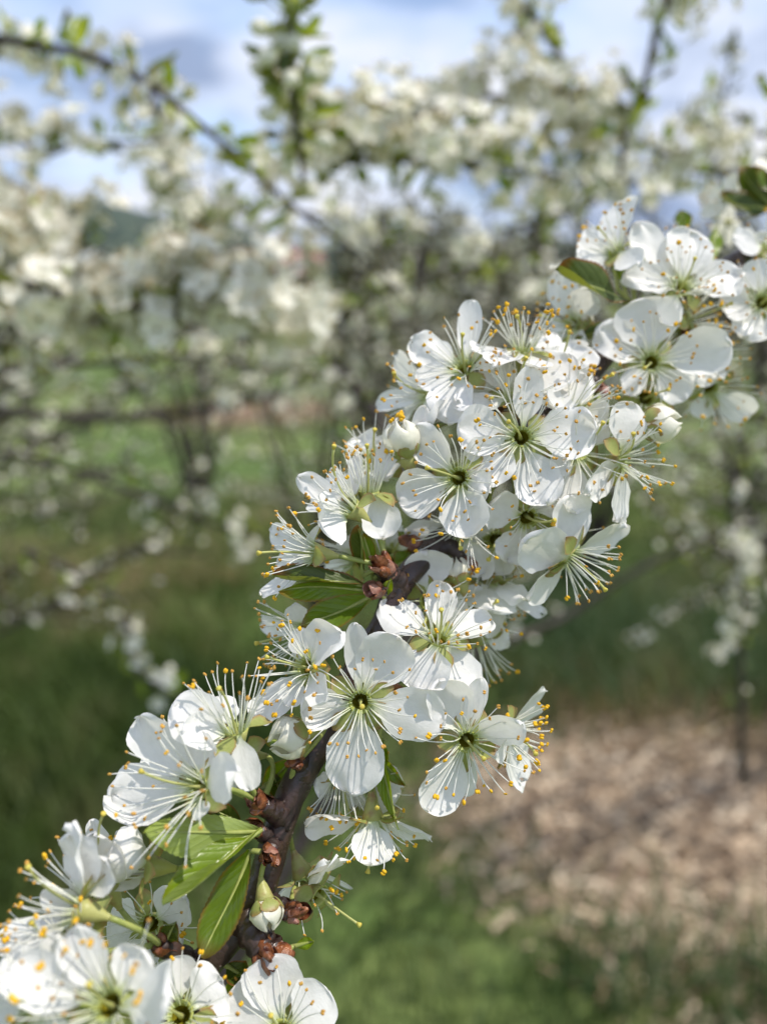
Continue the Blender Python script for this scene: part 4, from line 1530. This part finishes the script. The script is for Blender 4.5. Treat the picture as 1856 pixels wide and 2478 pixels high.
spur('S0', (640, 2200), (706, 2205), .133, .130, 14, 11, .0020, .35)
spur('S1', (600, 2215), (640, 2300), .131, .127, 18, 12, .0026, .2, 1.05)
spur('S1b', (625, 2225), (680, 2305), .131, .128, 12, 19, .0019, .5)
spur('S2', (662, 2040), (655, 2065), .134, .130, 9, 13, .0020, .2)
spur('S2b', (655, 2040), (626, 2010), .134, .131, 7, 14, .0015, .6)
spur('S3', (690, 1975), (632, 1945), .135, .131, 14, 15, .0021, .45, 1.15)
spur('S4', (760, 1840), (718, 1845), .137, .133, 9, 16, .0018, .15)
spur('S5', (972, 1420), (930, 1372), .143, .138, 18, 17, .0022, .45, 1.15)
spur('S5b', (965, 1440), (915, 1428), .143, .138, 9, 18, .0015, .7)
spur('S6', (860, 1650), (950, 1672), .141, .139, 9, 20, .0017, .3)
spur('S7', (1050, 1330), (1010, 1320), .147, .148, 10, 21, .0018, .5)
spur('S7b', (1052, 1330), (1120, 1360), .147, .146, 6, 22, .0016, .4)
spur('S8', (1200, 1140), (1230, 1090), .153, .148, 8, 23, .0018)
spur('S8b', (1260, 1070), (1220, 990), .155, .150, 8, 24, .0018)
spur('S9', (1420, 905), (1450, 940), .163, .158, 8, 25, .0018)
spur('S10', (1560, 770), (1535, 752), .171, .167, 10, 26, .0018, .4)
spur('S10b', (1600, 740), (1660, 800), .174, .170, 8, 27, .0017)
spur('S11', (490, 2345), (385, 2285), .131, .124, 10, 28, .0018, .2)
spur('S12', (440, 2425), (395, 2470), .130, .121, 6, 29, .0018)
spur('S13', (1780, 630), (1800, 700), .186, .180, 6, 30, .0016)
spur('S14', (460, 2400), (620, 2520), .130, .124, 6, 31, .0018)


def leaf(base, tip, D0, D1, wpx, seed, m=None, facing=(0, 0.1, 1), fold=.35, curl=.08, twist=0, stalk=None, wav=.08, label=None):
    rng = random.Random(seed)
    B, T = at(*base, D0), at(*tip, D1)
    s = spx((D0 + D1) / 2)
    P, f, uv = leaf_geo(B, T, vec(facing), wpx * s, rng, fold, curl, radians(twist), 11, 41, wav, .05)
    o = link('leaf', make_mesh('leaf', P - BL, f, m or M_LEAF, uv), root)
    if label:
        o['label'] = label
    # raised midrib and stalk
    d = T - B
    t = np.linspace(0, .93, 14)
    mi = P.reshape(41, 11, 3)[:, 5, :]
    rib = np.array([mi[int(q * 40)] for q in t])
    if stalk is not None:
        pre = bez(SP[stalk], (SP[stalk] + B) / 2 + vec((0, .2, .4)) * .0008, B, 6)[:-1]
        rib = np.vstack([pre, rib])
    V, f = tube(rib, np.linspace(.00055, .00012, len(rib)), 6)
    link('midrib', make_mesh('midrib', V - BL, f, M_PEDI), o)
    return o


# leaves of the lower spur
leaf((634, 2008), (352, 2012), .129, .1155, 112, 1, M_LEAFB, (0.15, -.55, -.8), .25, -.06, 0, 'S2b', .05, 'pale underside of a folded leaf with a reddish tip')
leaf((630, 2014), (392, 2182), .1285, .1145, 102, 2, M_LEAFB, (-.45, .65, .6), .95, .05, 10, 'S2b', .05, 'bright yellow-green leaf folded along its midrib')
leaf((604, 2058), (488, 2318), .130, .121, 116, 3, M_LEAF, (-.15, .55, .8), .35, .07, 0, 'S2', .05, 'broad mid-green leaf hanging down')
leaf((585, 1990), (505, 1958), .134, .132, 62, 4, M_LEAFD, (0, .3, .9), .3, .05, 0, 'S2b')
leaf((395, 2290), (425, 2235), .125, .123, 62, 5, M_LEAFD, (.2, .3, .9), .5, .1, 0, 'S11')
leaf((545, 2335), (606, 2372), .131, .127, 66, 6, M_LEAFD, (.2, .5, .8), .35, .1, 0, None)
leaf((712, 2290), (760, 2278), .129, .128, 30, 7, M_LEAFB, (0, .4, .9), .3, .1, 0, 'S1b')
leaf((700, 2370), (764, 2392), .129, .128, 24, 8, M_LEAFB, (0, .6, .7), .3, .1, 0, 'S1b')
leaf((625, 2345), (540, 2410), .130, .127, 46, 9, M_LEAFB, (0, .4, .8), .5, .1, 0, 'S1')
# leaf to the lower side of the face-on blossom
leaf((918, 1775), (966, 2008), .139, .133, 62, 10, M_LEAFB, (-.35, .15, .9), .75, -.10, 55, None, .10, 'twisted bright green leaf hanging under the face-on blossom')
leaf((930, 1790), (905, 1880), .139, .137, 50, 11, M_LEAFB, (.2, .3, .9), .5, .10, 0, None, .06)
leaf((880, 1780), (982, 1900), .141, .138, 56, 41, M_LEAF, (-.5, .1, .8), .6, -.05, 30, None, .06)
# leaves of the middle spur
leaf((880, 1392), (862, 1272), .139, .134, 46, 12, M_LEAFD, (-.6, .0, .75), .8, .06, 40, 'S5', .06, 'small upright leaf with a reddish curled tip')
leaf((905, 1404), (880, 1290), .140, .137, 34, 13, M_LEAF, (.7, .0, .7), .6, .0, -30, 'S5', .05)
leaf((908, 1420), (662, 1386), .139, .131, 74, 14, M_LEAFD, (-.1, .85, .5), .85, .04, 0, 'S5b', .06, 'folded olive leaf with a red edge under the left cluster')
leaf((910, 1428), (677, 1436), .139, .131, 66, 15, M_LEAF, (0, -.35, .95), .55, .10, 0, 'S5b', .05)
leaf((895, 1444), (728, 1516), .140, .136, 92, 16, M_LEAF, (-.1, .35, .9), .2, .05, 0, 'S5b', .04, 'dark green leaf showing its pale net of veins')
leaf((930, 1445), (944, 1402), .139, .137, 30, 17, M_LEAFB, (0, .2, .9), .3, .05, 0, 'S5b')
leaf((960, 1380), (992, 1330), .146, .149, 60, 18, M_LEAF, (-.5, .4, .7), .3, .05, 0, 'S5')
leaf((1010, 1320), (962, 1285), .150, .152, 30, 19, M_LEAF, (-.3, .5, .7), .4, .05, 0, 'S7')
leaf((1050, 1035), (1105, 1020), .150, .147, 50, 20, M_LEAFD, (0, .8, .5), .3, .05, 0, None)
leaf((760, 1800), (640, 1790), .140, .142, 60, 21, M_LEAF, (0, .6, .6), .4, .05, 0, 'S4')
leaf((720, 1830), (630, 1905), .138, .140, 50, 42, M_LEAF, (0, .5, .8), .4, .05, 0, 'S4')
leaf((690, 1960), (660, 1870), .138, .139, 44, 43, M_LEAFD, (-.3, .4, .8), .4, .05, 0, 'S3')
# leaves of the upper spur
leaf((1525, 740), (1352, 642), .164, .155, 112, 22, M_LEAFD, (-.45, .5, .75), .6, .05, 0, 'S10', .05, 'long olive leaf with a rusty tip')
leaf((1512, 762), (1390, 818), .166, .164, 54, 23, M_LEAFD, (-.2, .8, .4), .4, .08, 0, 'S10')
leaf((1494, 700), (1472, 604), .166, .167, 26, 24, M_LEAF, (.6, .0, .7), .6, .0, 0, 'S10')
leaf((1515, 720), (1492, 600), .166, .168, 24, 25, M_LEAFB, (-.4, .0, .8), .5, .0, 0, 'S10')
leaf((1660, 560), (1645, 508), .2, .2, 46, 26, M_LEAF, (-.3, .4, .8), .4, .05, 0, None)
leaf((1720, 640), (1738, 545), .195, .2, 40, 27, M_LEAFB, (.4, .3, .8), .3, .05, 0, None)
leaf((1860, 512), (1742, 470), .215, .21, 66, 28, M_LEAFD, (-.2, .4, .8), .3, .05, 0, None)
leaf((1865, 500), (1788, 402), .215, .215, 80, 29, M_LEAFD, (-.4, .3, .8), .3, .05, 0, None)
leaf((1880, 480), (1830, 410), .215, .21, 60, 30, M_LEAF, (.2, .3, .8), .3, .05, 0, None)
leaf((1860, 240), (1835, 180), .36, .36, 50, 31, M_LEAF, (.2, .3, .8), .3, .05, 0, None)

# ================================================================== blossoms of the near branch
S = SP
blossom('face-on blossom with a dark centre in the middle of the upper cluster', (1262, 1057), .1400, (-.06, .10, 1), [(1287, 888, 62, {'ruf': .03}), (1440, 1040, 112), (1322, 1222, 98), (1138, 1152, 106), (1108, 1036, 104)], S['S8'], 25, (22, 76), .18, (1232, 1022), seed=1)
blossom('blossom below and beside the central one, facing the pale cloud of grass', (1108, 1156), .1390, (-.32, .06, .92), [(1000, 1036, 74), (966, 1216, 98), (1141, 1300, 98), (1178, 1190, 80)], S['S8'], 22, (22, 74), .12, (1036, 1133), seed=2)
blossom('upward-facing blossom whose long style crosses the central upper petal', (1247, 962), .1450, (.02, .70, .70), [(1102, 972, 54), (1418, 912, 104), (1376, 862, 90), (1180, 880, 70)], S['S8b'], 22, (12, 62), .2, (1271, 869), seed=3)
blossom('blossom at the top edge of the upper cluster with a fan of stamens', (1123, 890), .1480, (-.32, .50, .78), [(1141, 727, 48, {'ruf': .03}), (995, 826, 76), (1082, 1022, 80), (1228, 862, 38), (1010, 930, 60)], S['S8b'], 24, (18, 70), .3, (1119, 812), seed=4)
blossom('sideways blossom with a reddish calyx at the outer edge of the upper cluster', (1027, 955), .1530, (-.95, .12, .12), [(910, 982, 48), (958, 868, 58), (985, 1006, 44), (1040, 1020, 60)], S['S8b'], 18, (10, 62), .1, (955, 905), seed=5)
blossom('upright blossom full of fresh yellow anthers above the central one', (1265, 846), .1490, (.06, .88, .42), [(1348, 810, 46), (1140, 846, 40), (1310, 890, 60), (1190, 880, 50)], S['S8b'], 24, (8, 58), .7, (1252, 768), seed=6)
blossom('blossom with a tall style beside the round white bud', (1391, 984), .1470, (.48, .76, .40), [(1325, 960, 60), (1430, 905, 50), (1470, 1010, 60)], S['S9'], 20, (8, 50), .25, (1478, 908), seed=7)
blossom('half-open blossom tucked under the central one', (1277, 1256), .1430, (.05, -.32, .92), [(1178, 1222, 84), (1228, 1362, 84), (1338, 1196, 96)], S['S8'], 14, (10, 60), .15, None, (4.0, 6.0), seed=8)
blossom('right-hand edge blossom with long stamens tipped yellow', (1507, 1112), .1440, (.78, .04, .62), [(1520, 972, 92), (1484, 1260, 64), (1424, 1196, 66), (1552, 1016, 32)], S['S9'], 24, (12, 64), .3, (1532, 1052), bias=(.9, .1, .3), seed=9)
blossom('blossom whose sunlit striped petal hangs below the central one', (1402, 1090), .1430, (.42, .0, .90), [(1377, 1243, 72), (1470, 1030, 40), (1330, 1130, 60)], S['S9'], 20, (22, 74), .15, (1457, 1026), seed=10)
blossom('drooping blossom lowest on the outer side of the upper cluster', (1382, 1348), .1420, (.74, -.56, .36), [(1372, 1198, 90), (1508, 1262, 66), (1266, 1312, 98), (1272, 1450, 60)], S['S9'], 22, (8, 52), .1, (1462, 1425), seed=11)
blossom('shaded blossom seen from behind, green calyx up and stamens hanging', (1192, 1405), .1530, (.32, -.88, -.18), [(1190, 1480, 92), (1316, 1490, 38), (1165, 1320, 90), (1262, 1446, 40)], S['S8'], 16, (6, 36), .1, None, (7.5, 9.5), seed=12)
blossom('soft shaded blossom hanging below the one seen from behind', (1153, 1552), .1560, (.20, -.95, -.05), [(1232, 1548, 46), (1190, 1492, 50), (1080, 1570, 40)], S['S7b'], 16, (6, 42), .1, None, (7, 9.5), seed=13)
blossom('open cup-shaped blossom turned up, on the dark branch below the upper cluster', (1063, 1545), .1360, (.12, .78, .60), [(921, 1462, 66), (1068, 1408, 66), (1010, 1672, 104, {'roll': 10}), (1142, 1676, 74), (1190, 1500, 50)], S['S6'], 26, (8, 62), .12, (1068, 1478), seed=14)
blossom('shaded blossom with a notched heart-shaped petal against the branch', (1040, 1455), .1450, (-.1, -.15, .95), [(1034, 1332, 96, {'notch': .14, 'ruf': .02}), (938, 1520, 62), (1130, 1500, 60)], S['S7b'], 6, (30, 74), .1, None, seed=15)
blossom('pale blossom half hidden under the central cluster with hanging stamens', (1120, 1285), .1440, (-.48, -.58, .55), [(1040, 1288, 64), (1165, 1392, 74), (985, 1296, 60, {'dz': -6})], S['S7'], 20, (16, 70), .5, (1114, 1325), seed=17)
blossom('upright blossom beside the twisted petal, its calyx seen side-on', (892, 1190), .1400, (.02, .97, .2), [(926, 1304, 78, {'dz': 3}), (975, 1042, 34, {'ruf': .07, 'twist': 50}), (830, 1150, 50)], S['S5'], 18, (4, 30), .1, None, seed=18)
blossom('white blossom leaning out with orange anthers over the left leaves', (849, 1230), .1360, (-.74, .56, .32), [(860, 1105, 46), (772, 1262, 112, {'dz': 4}), (722, 1152, 52), (800, 1140, 56), (752, 1210, 60)], S['S5'], 22, (8, 50), .1, (808, 1083), seed=19)
blossom('lower blossom of the left cluster with a yellow style sticking out', (757, 1338), .1350, (-.95, .14, .22), [(653, 1284, 54), (668, 1376, 66), (632, 1440, 34), (742, 1300, 70), (720, 1372, 56)], S['S5'], 24, (8, 58), .1, (629, 1338), seed=20)
blossom('dim blossom behind the left leaves showing only stamens and a petal', (851, 1352), .1520, (-.9, .05, .25), [(835, 1300, 50), (790, 1390, 40)], S['S7'], 18, (8, 40), .1, None, seed=21)
blossom('soft white blossom behind the branch beyond the left leaves', (945, 1345), .1560, (.1, .5, .8), [(915, 1280, 80), (990, 1290, 70), (900, 1340, 70)], S['S7'], 10, (16, 60), .2, None, seed=22)
blossom('blossom with bright yellow anthers and a hooked style', (738, 1615), .1330, (-.66, .30, .66), [(826, 1527, 62), (716, 1522, 52), (624, 1738, 62), (694, 1708, 54), (790, 1700, 60)], S['S4'], 24, (14, 66), .75, (649, 1591, 3), seed=23)
blossom('thin-petalled blossom peeping out above the yellow one', (728, 1530), .1440, (-.85, -.15, .35), [(636, 1508, 46), (712, 1460, 44), (742, 1590, 50)], S['S5b'], 18, (8, 50), .2, None, seed=24)
blossom('face-on star-shaped blossom at the centre of the lower branch', (872, 1700), .1310, (.02, .05, 1), [(860, 1508, 52, {'ruf': .03}), (962, 1538, 118), (1076, 1742, 112, {'ruf': .06}), (850, 1922, 120), (728, 1722, 88)], S['S6'], 26, (24, 78), .14, (876, 1710, 7), seed=25)
blossom('face-on blossom over the mulch with yellow and orange anthers', (1132, 1796), .1330, (.14, -.08, .96), [(1062, 1645, 96), (1164, 1640, 46), (1034, 1962, 94), (1127, 1926, 42, {'dz': -4}), (1262, 1752, 76, {'dz': 7, 'ruf': .07})], S['S6'], 26, (26, 78), .35, (1168, 1834, 5), bias=(.2, -.8, .4), seed=26)
blossom('sideways blossom with a dense yellow anther cluster over the mulch', (1235, 1772), .1370, (.90, -.22, .26), [(1320, 1670, 46), (1312, 1714, 40), (1272, 1890, 72), (1200, 1830, 40)], S['S6'], 20, (10, 52), .95, (1294, 1822), (5.5, 8.0), seed=27)
blossom('nodding blossom seen from behind with its petals spread below the leaf', (902, 1980), .1360, (.05, -.80, .10), [(738, 1990, 64), (902, 2094, 84, {'dz': 5}), (1040, 2030, 58), (930, 1890, 60, {'dz': -6})], S['S6'], 20, (14, 60), .6, None, (6.5, 9), seed=28)
blossom('hanging blossom hidden under the star-shaped one, stamens down', (826, 1888), .1390, (.05, -.94, .25), [(760, 1900, 50), (880, 1900, 50)], S['S4'], 20, (8, 50), .6, None, (6.5, 9), seed=29)
blossom('small drooping blossom with a twisted thin petal below the leaf', (734, 2118), .1370, (.40, -.86, .15), [(672, 2182, 66), (818, 2072, 52), (852, 2148, 20), (786, 2080, 22)], S['S4'], 8, (8, 40), .3, None, seed=30)
blossom('withered petal-less calyx by the reddish bud scales', (775, 2170), .1340, (.7, -.2, .6), [], S['S0'], 5, (10, 50), .6, None, (2.0, 4.5), seed=31)
blossom('broad open blossom with long orange-tipped stamens left of the branch', (480, 1906), .1200, (-.58, .26, .76), [(338, 1735, 104), (488, 1768, 74), (574, 1866, 78, {'dz': 7}), (272, 1925, 116), (486, 1980, 44)], S['S3'], 23, (12, 60), .1, (345, 1868, 6), (9.5, 13), Lmax=240, seed=32)
blossom('upright blossom seen from the side with green calyx and reflexed petals', (572, 1765), .1240, (-.08, .96, .25), [(420, 1706, 104, {'dz': 3}), (606, 1912, 52, {'dz': 3}), (440, 1768, 60, {'dz': 6}), (520, 1690, 50)], S['S3'], 20, (6, 40), .1, (532, 1668), (9, 11.5), seed=33)
blossom('half-hidden blossom behind the side-on one, only stamens showing', (585, 1830), .1370, (-.8, .1, .4), [(540, 1900, 50)], S['S3'], 9, (8, 40), .2, (528, 1802), seed=34)
blossom('white blossom with pointed style seen side-on by the frame edge', (193, 2198), .1120, (-.90, .32, .06), [(180, 2016, 104), (166, 1992, 56), (-12, 2284, 56), (100, 2165, 60), (260, 2080, 90)], S['S11'], 22, (8, 52), .15, (71, 2101), (8, 10.5), seed=35)
blossom('half-closed blossom cupped like a bulb with a cream lower petal', (358, 2096), .1225, (-.88, .10, .05), [(262, 2072, 112, {'dz': 5, 'cup': .5, 'bend': .25}), (258, 2128, 44, {'cup': .5, 'bend': .2}), (270, 2050, 80, {'cup': .5, 'bend': .2})], S['S2b'], 10, (4, 24), .5, None, (5, 6.5), seed=36)
blossom('greyish blossom behind the bulb-like one with a reddish calyx', (262, 2142), .1230, (-.35, .90, .2), [(232, 2014, 130, {'dz': 3}), (222, 1984, 44), (320, 2010, 60)], S['S11'], 10, (4, 30), .3, (250, 1972), seed=37)
blossom('shaded blossom with brown-dotted petals deep in the lowest cluster', (362, 2240), .1330, (0, .1, .98), [(262, 2232, 104), (448, 2172, 96), (330, 2330, 80), (440, 2290, 60)], S['S11'], 20, (30, 80), .15, None, seed=38)
blossom('large soft blossom nearest the viewer in the lowest cluster', (262, 2432), .1010, (-.10, .62, .78), [(170, 2252, 92), (346, 2296, 96), (412, 2412, 120, {'dz': 9}), (18, 2348, 86), (250, 2590, 120)], S['S12'], 24, (14, 66), .4, (218, 2385), (9, 12), Lmax=230, seed=39)
blossom('blurred blossom at the very corner of the frame', (95, 2425), .1040, (-.2, .5, .8), [(12, 2312, 90), (140, 2262, 56), (-60, 2450, 80), (120, 2560, 110)], S['S12'], 22, (16, 70), .4, None, (8, 11), seed=40)
blossom('blossom with a round cream petal in front of the lower bark', (436, 2455), .1170, (.05, .65, .75), [(424, 2316, 92, {'ruf': .01}), (540, 2374, 118), (350, 2440, 80), (470, 2580, 110)], S['S12'], 18, (20, 70), .3, None, seed=41)
blossom('blossom with two bold clean petals at the bottom edge', (682, 2500), .1220, (.04, .60, .80), [(648, 2314, 122, {'ruf': .02}), (796, 2398, 104, {'ruf': .02}), (545, 2420, 120), (760, 2600, 100)], S['S14'], 18, (24, 74), .2, None, seed=42)
blossom('face-on blossom with a dark green centre in the topmost cluster', (1577, 876), .1600, (-.05, -.03, 1), [(1555, 722, 130, {'ruf': .01}), (1446, 796, 84), (1768, 838, 94), (1658, 968, 66), (1505, 950, 50)], S['S10b'], 26, (24, 76), .5, (1560, 890, 6), seed=43)
blossom('wide open blossom above the dark-centred one with a tilted yellow cup', (1649, 697), .1630, (.10, .34, .92), [(1668, 556, 102), (1795, 664, 84), (1510, 668, 68), (1537, 538, 70), (1600, 780, 60)], S['S10b'], 26, (14, 72), .12, (1680, 628), seed=44)
blossom('topmost blossom with one tall pointed petal', (1490, 606), .1680, (-.52, .62, .30), [(1506, 492, 66), (1396, 616, 72, {'dz': 4}), (1330, 645, 42), (1420, 560, 50), (1540, 640, 50)], S['S10'], 20, (8, 50), .3, (1448, 552), seed=45)
blossom('blossom cut by the frame edge beside the topmost cluster', (1845, 731), .1680, (-.1, .1, .98), [(1740, 740, 76), (1832, 628, 84), (1806, 818, 84), (1930, 690, 80), (1920, 800, 80)], S['S13'], 22, (20, 72), .3, None, seed=46)
blossom('bluish shaded blossom high by the frame edge', (1860, 600), .1850, (.2, .6, .7), [(1772, 580, 60), (1850, 560, 60), (1900, 640, 60)], S['S13'], 12, (16, 60), .2, None, seed=47)
blossom('dim side-facing blossom left of the long olive leaf', (1385, 785), .1700, (-.80, .10, .42), [(1425, 700, 64), (1345, 664, 52), (1408, 884, 40), (1330, 800, 50)], S['S10'], 22, (10, 60), .45, None, seed=48)
blossom('petal-less blossom with a brush of yellow stamens', (1668, 775), .1670, (.72, .22, .5), [], S['S10b'], 20, (12, 58), .6, None, seed=49)
blossom('soft blossom with petals dropping toward the olive shade', (1716, 940), .1740, (.05, -.45, .70), [(1815, 1003, 56), (1690, 1012, 56), (1640, 905, 60), (1740, 880, 50)], S['S10b'], 20, (16, 66), .4, (1718, 890), seed=50)
blossom('bald green calyx between the topmost cluster and the white bud', (1563, 962), .1620, (0, .05, 1), [], S['S9'], 7, (20, 60), .5, None, (3, 6), seed=51)
blossom('small shaded blossom behind the topmost cluster', (1432, 935), .1680, (-.2, .3, .9), [(1470, 900, 70), (1400, 900, 60), (1500, 930, 60)], S['S9'], 8, (16, 60), .2, None, seed=52)

blossom('blossom tucked behind the upward-facing one, petals bright against the bark', (1345, 905), .1530, (.25, .6, .75), [(1420, 840, 90), (1300, 850, 80), (1395, 950, 80), (1300, 930, 60)], S['S9'], 16, (14, 60), .3, None, seed=60)
blossom('blossom half covered by the central one and the fan-stamened one', (1185, 985), .1500, (-.3, .3, .9), [(1110, 985, 84), (1180, 1080, 90), (1230, 920, 70), (1150, 930, 70)], S['S8b'], 14, (16, 64), .2, None, seed=61)
blossom('shaded blossom between the drooping one and the central petals', (1330, 1290), .1500, (.1, -.2, .95), [(1300, 1350, 90), (1400, 1290, 80), (1290, 1250, 80), (1350, 1220, 80)], S['S8'], 8, (30, 70), .2, None, seed=62)
blossom('pale blossom behind the half-open one, low in the upper cluster', (1200, 1310), .1510, (-.2, -.3, .9), [(1130, 1330, 84), (1190, 1390, 84), (1260, 1330, 80), (1160, 1260, 80)], S['S7'], 10, (20, 70), .3, None, seed=63)
blossom('blossom peeping out behind the open cup-shaped one', (1150, 1480), .1500, (.5, .2, .8), [(1200, 1440, 70), (1210, 1520, 60), (1120, 1420, 60)], S['S7b'], 14, (20, 66), .2, None, seed=64)
blossom('white blossom wedged under the star-shaped one by the lower bark', (905, 1905), .1420, (.2, .1, .95), [(960, 1860, 70), (950, 1950, 70), (850, 1960, 60)], S['S6'], 10, (20, 66), .3, None, seed=65)
blossom('blossom filling the gap between the left cluster and the twisted petal', (905, 1115), .1500, (-.1, .6, .7), [(860, 1060, 70), (950, 1060, 60), (850, 1150, 70), (940, 1160, 70)], S['S5'], 16, (10, 56), .15, None, seed=66)
blossom('soft blossom behind the broad open one left of the branch', (430, 1850), .1280, (-.3, .5, .8), [(360, 1800, 84), (450, 1760, 84), (400, 1930, 84), (500, 1880, 70)], S['S3'], 12, (16, 60), .2, None, seed=67)
blossom('bright blossom over the lowest cluster beside the bulb-like one', (170, 2300), .1120, (-.3, .5, .8), [(90, 2260, 90), (190, 2210, 84), (250, 2300, 90), (130, 2370, 90)], S['S11'], 18, (16, 64), .4, None, seed=68)
blossom('blossom between the corner blossom and the bold clean petals', (560, 2500), .1260, (0, .6, .8), [(490, 2440, 100), (590, 2410, 100), (640, 2520, 90)], S['S14'], 14, (20, 70), .3, None, seed=69)
blossom('blossom crowded behind the dark-centred one in the topmost cluster', (1690, 860), .1700, (.3, .2, .9), [(1760, 900, 80), (1740, 800, 70), (1680, 930, 70)], S['S10b'], 14, (16, 64), .5, None, seed=70)
blossom('blossom crowded between the topmost blossom and its tilted neighbour', (1580, 640), .1720, (-.1, .5, .8), [(1540, 580, 70), (1610, 580, 64), (1530, 690, 70), (1630, 680, 60)], S['S10'], 14, (14, 60), .3, None, seed=71)

# buds
bud('plump white bud hanging beside the branch below the yellow blossom', (744, 1768), (650, 1806), .1340, .1310, 104, S['S4'], 1)
bud('round white bud poking out beyond the upper cluster', (1548, 1032), (1650, 1020), .1470, .1460, 92, S['S9'], 2)
bud('opening bud with a yellow peep of anthers beside the twisted petal', (985, 1108), (958, 1012), .1420, .1400, 80, S['S8b'], 3, 1.0, .25, ((1004, 1098, 1026, 982, -.002, 44, 20),))
bud('cream bud in the shade below the central cluster', (1118, 1412), (1102, 1345), .1450, .1450, 58, S['S7b'], 4)
bud('small greenish bud dangling in front of the lower bark', (640, 2174), (654, 2256), .1285, .1265, 78, S['S2'], 5, 1.0, .0)
bud('tiny pale bud beside the dim blossom and olive leaf', (1410, 795), (1428, 752), .1680, .1680, 30, S['S10'], 6)
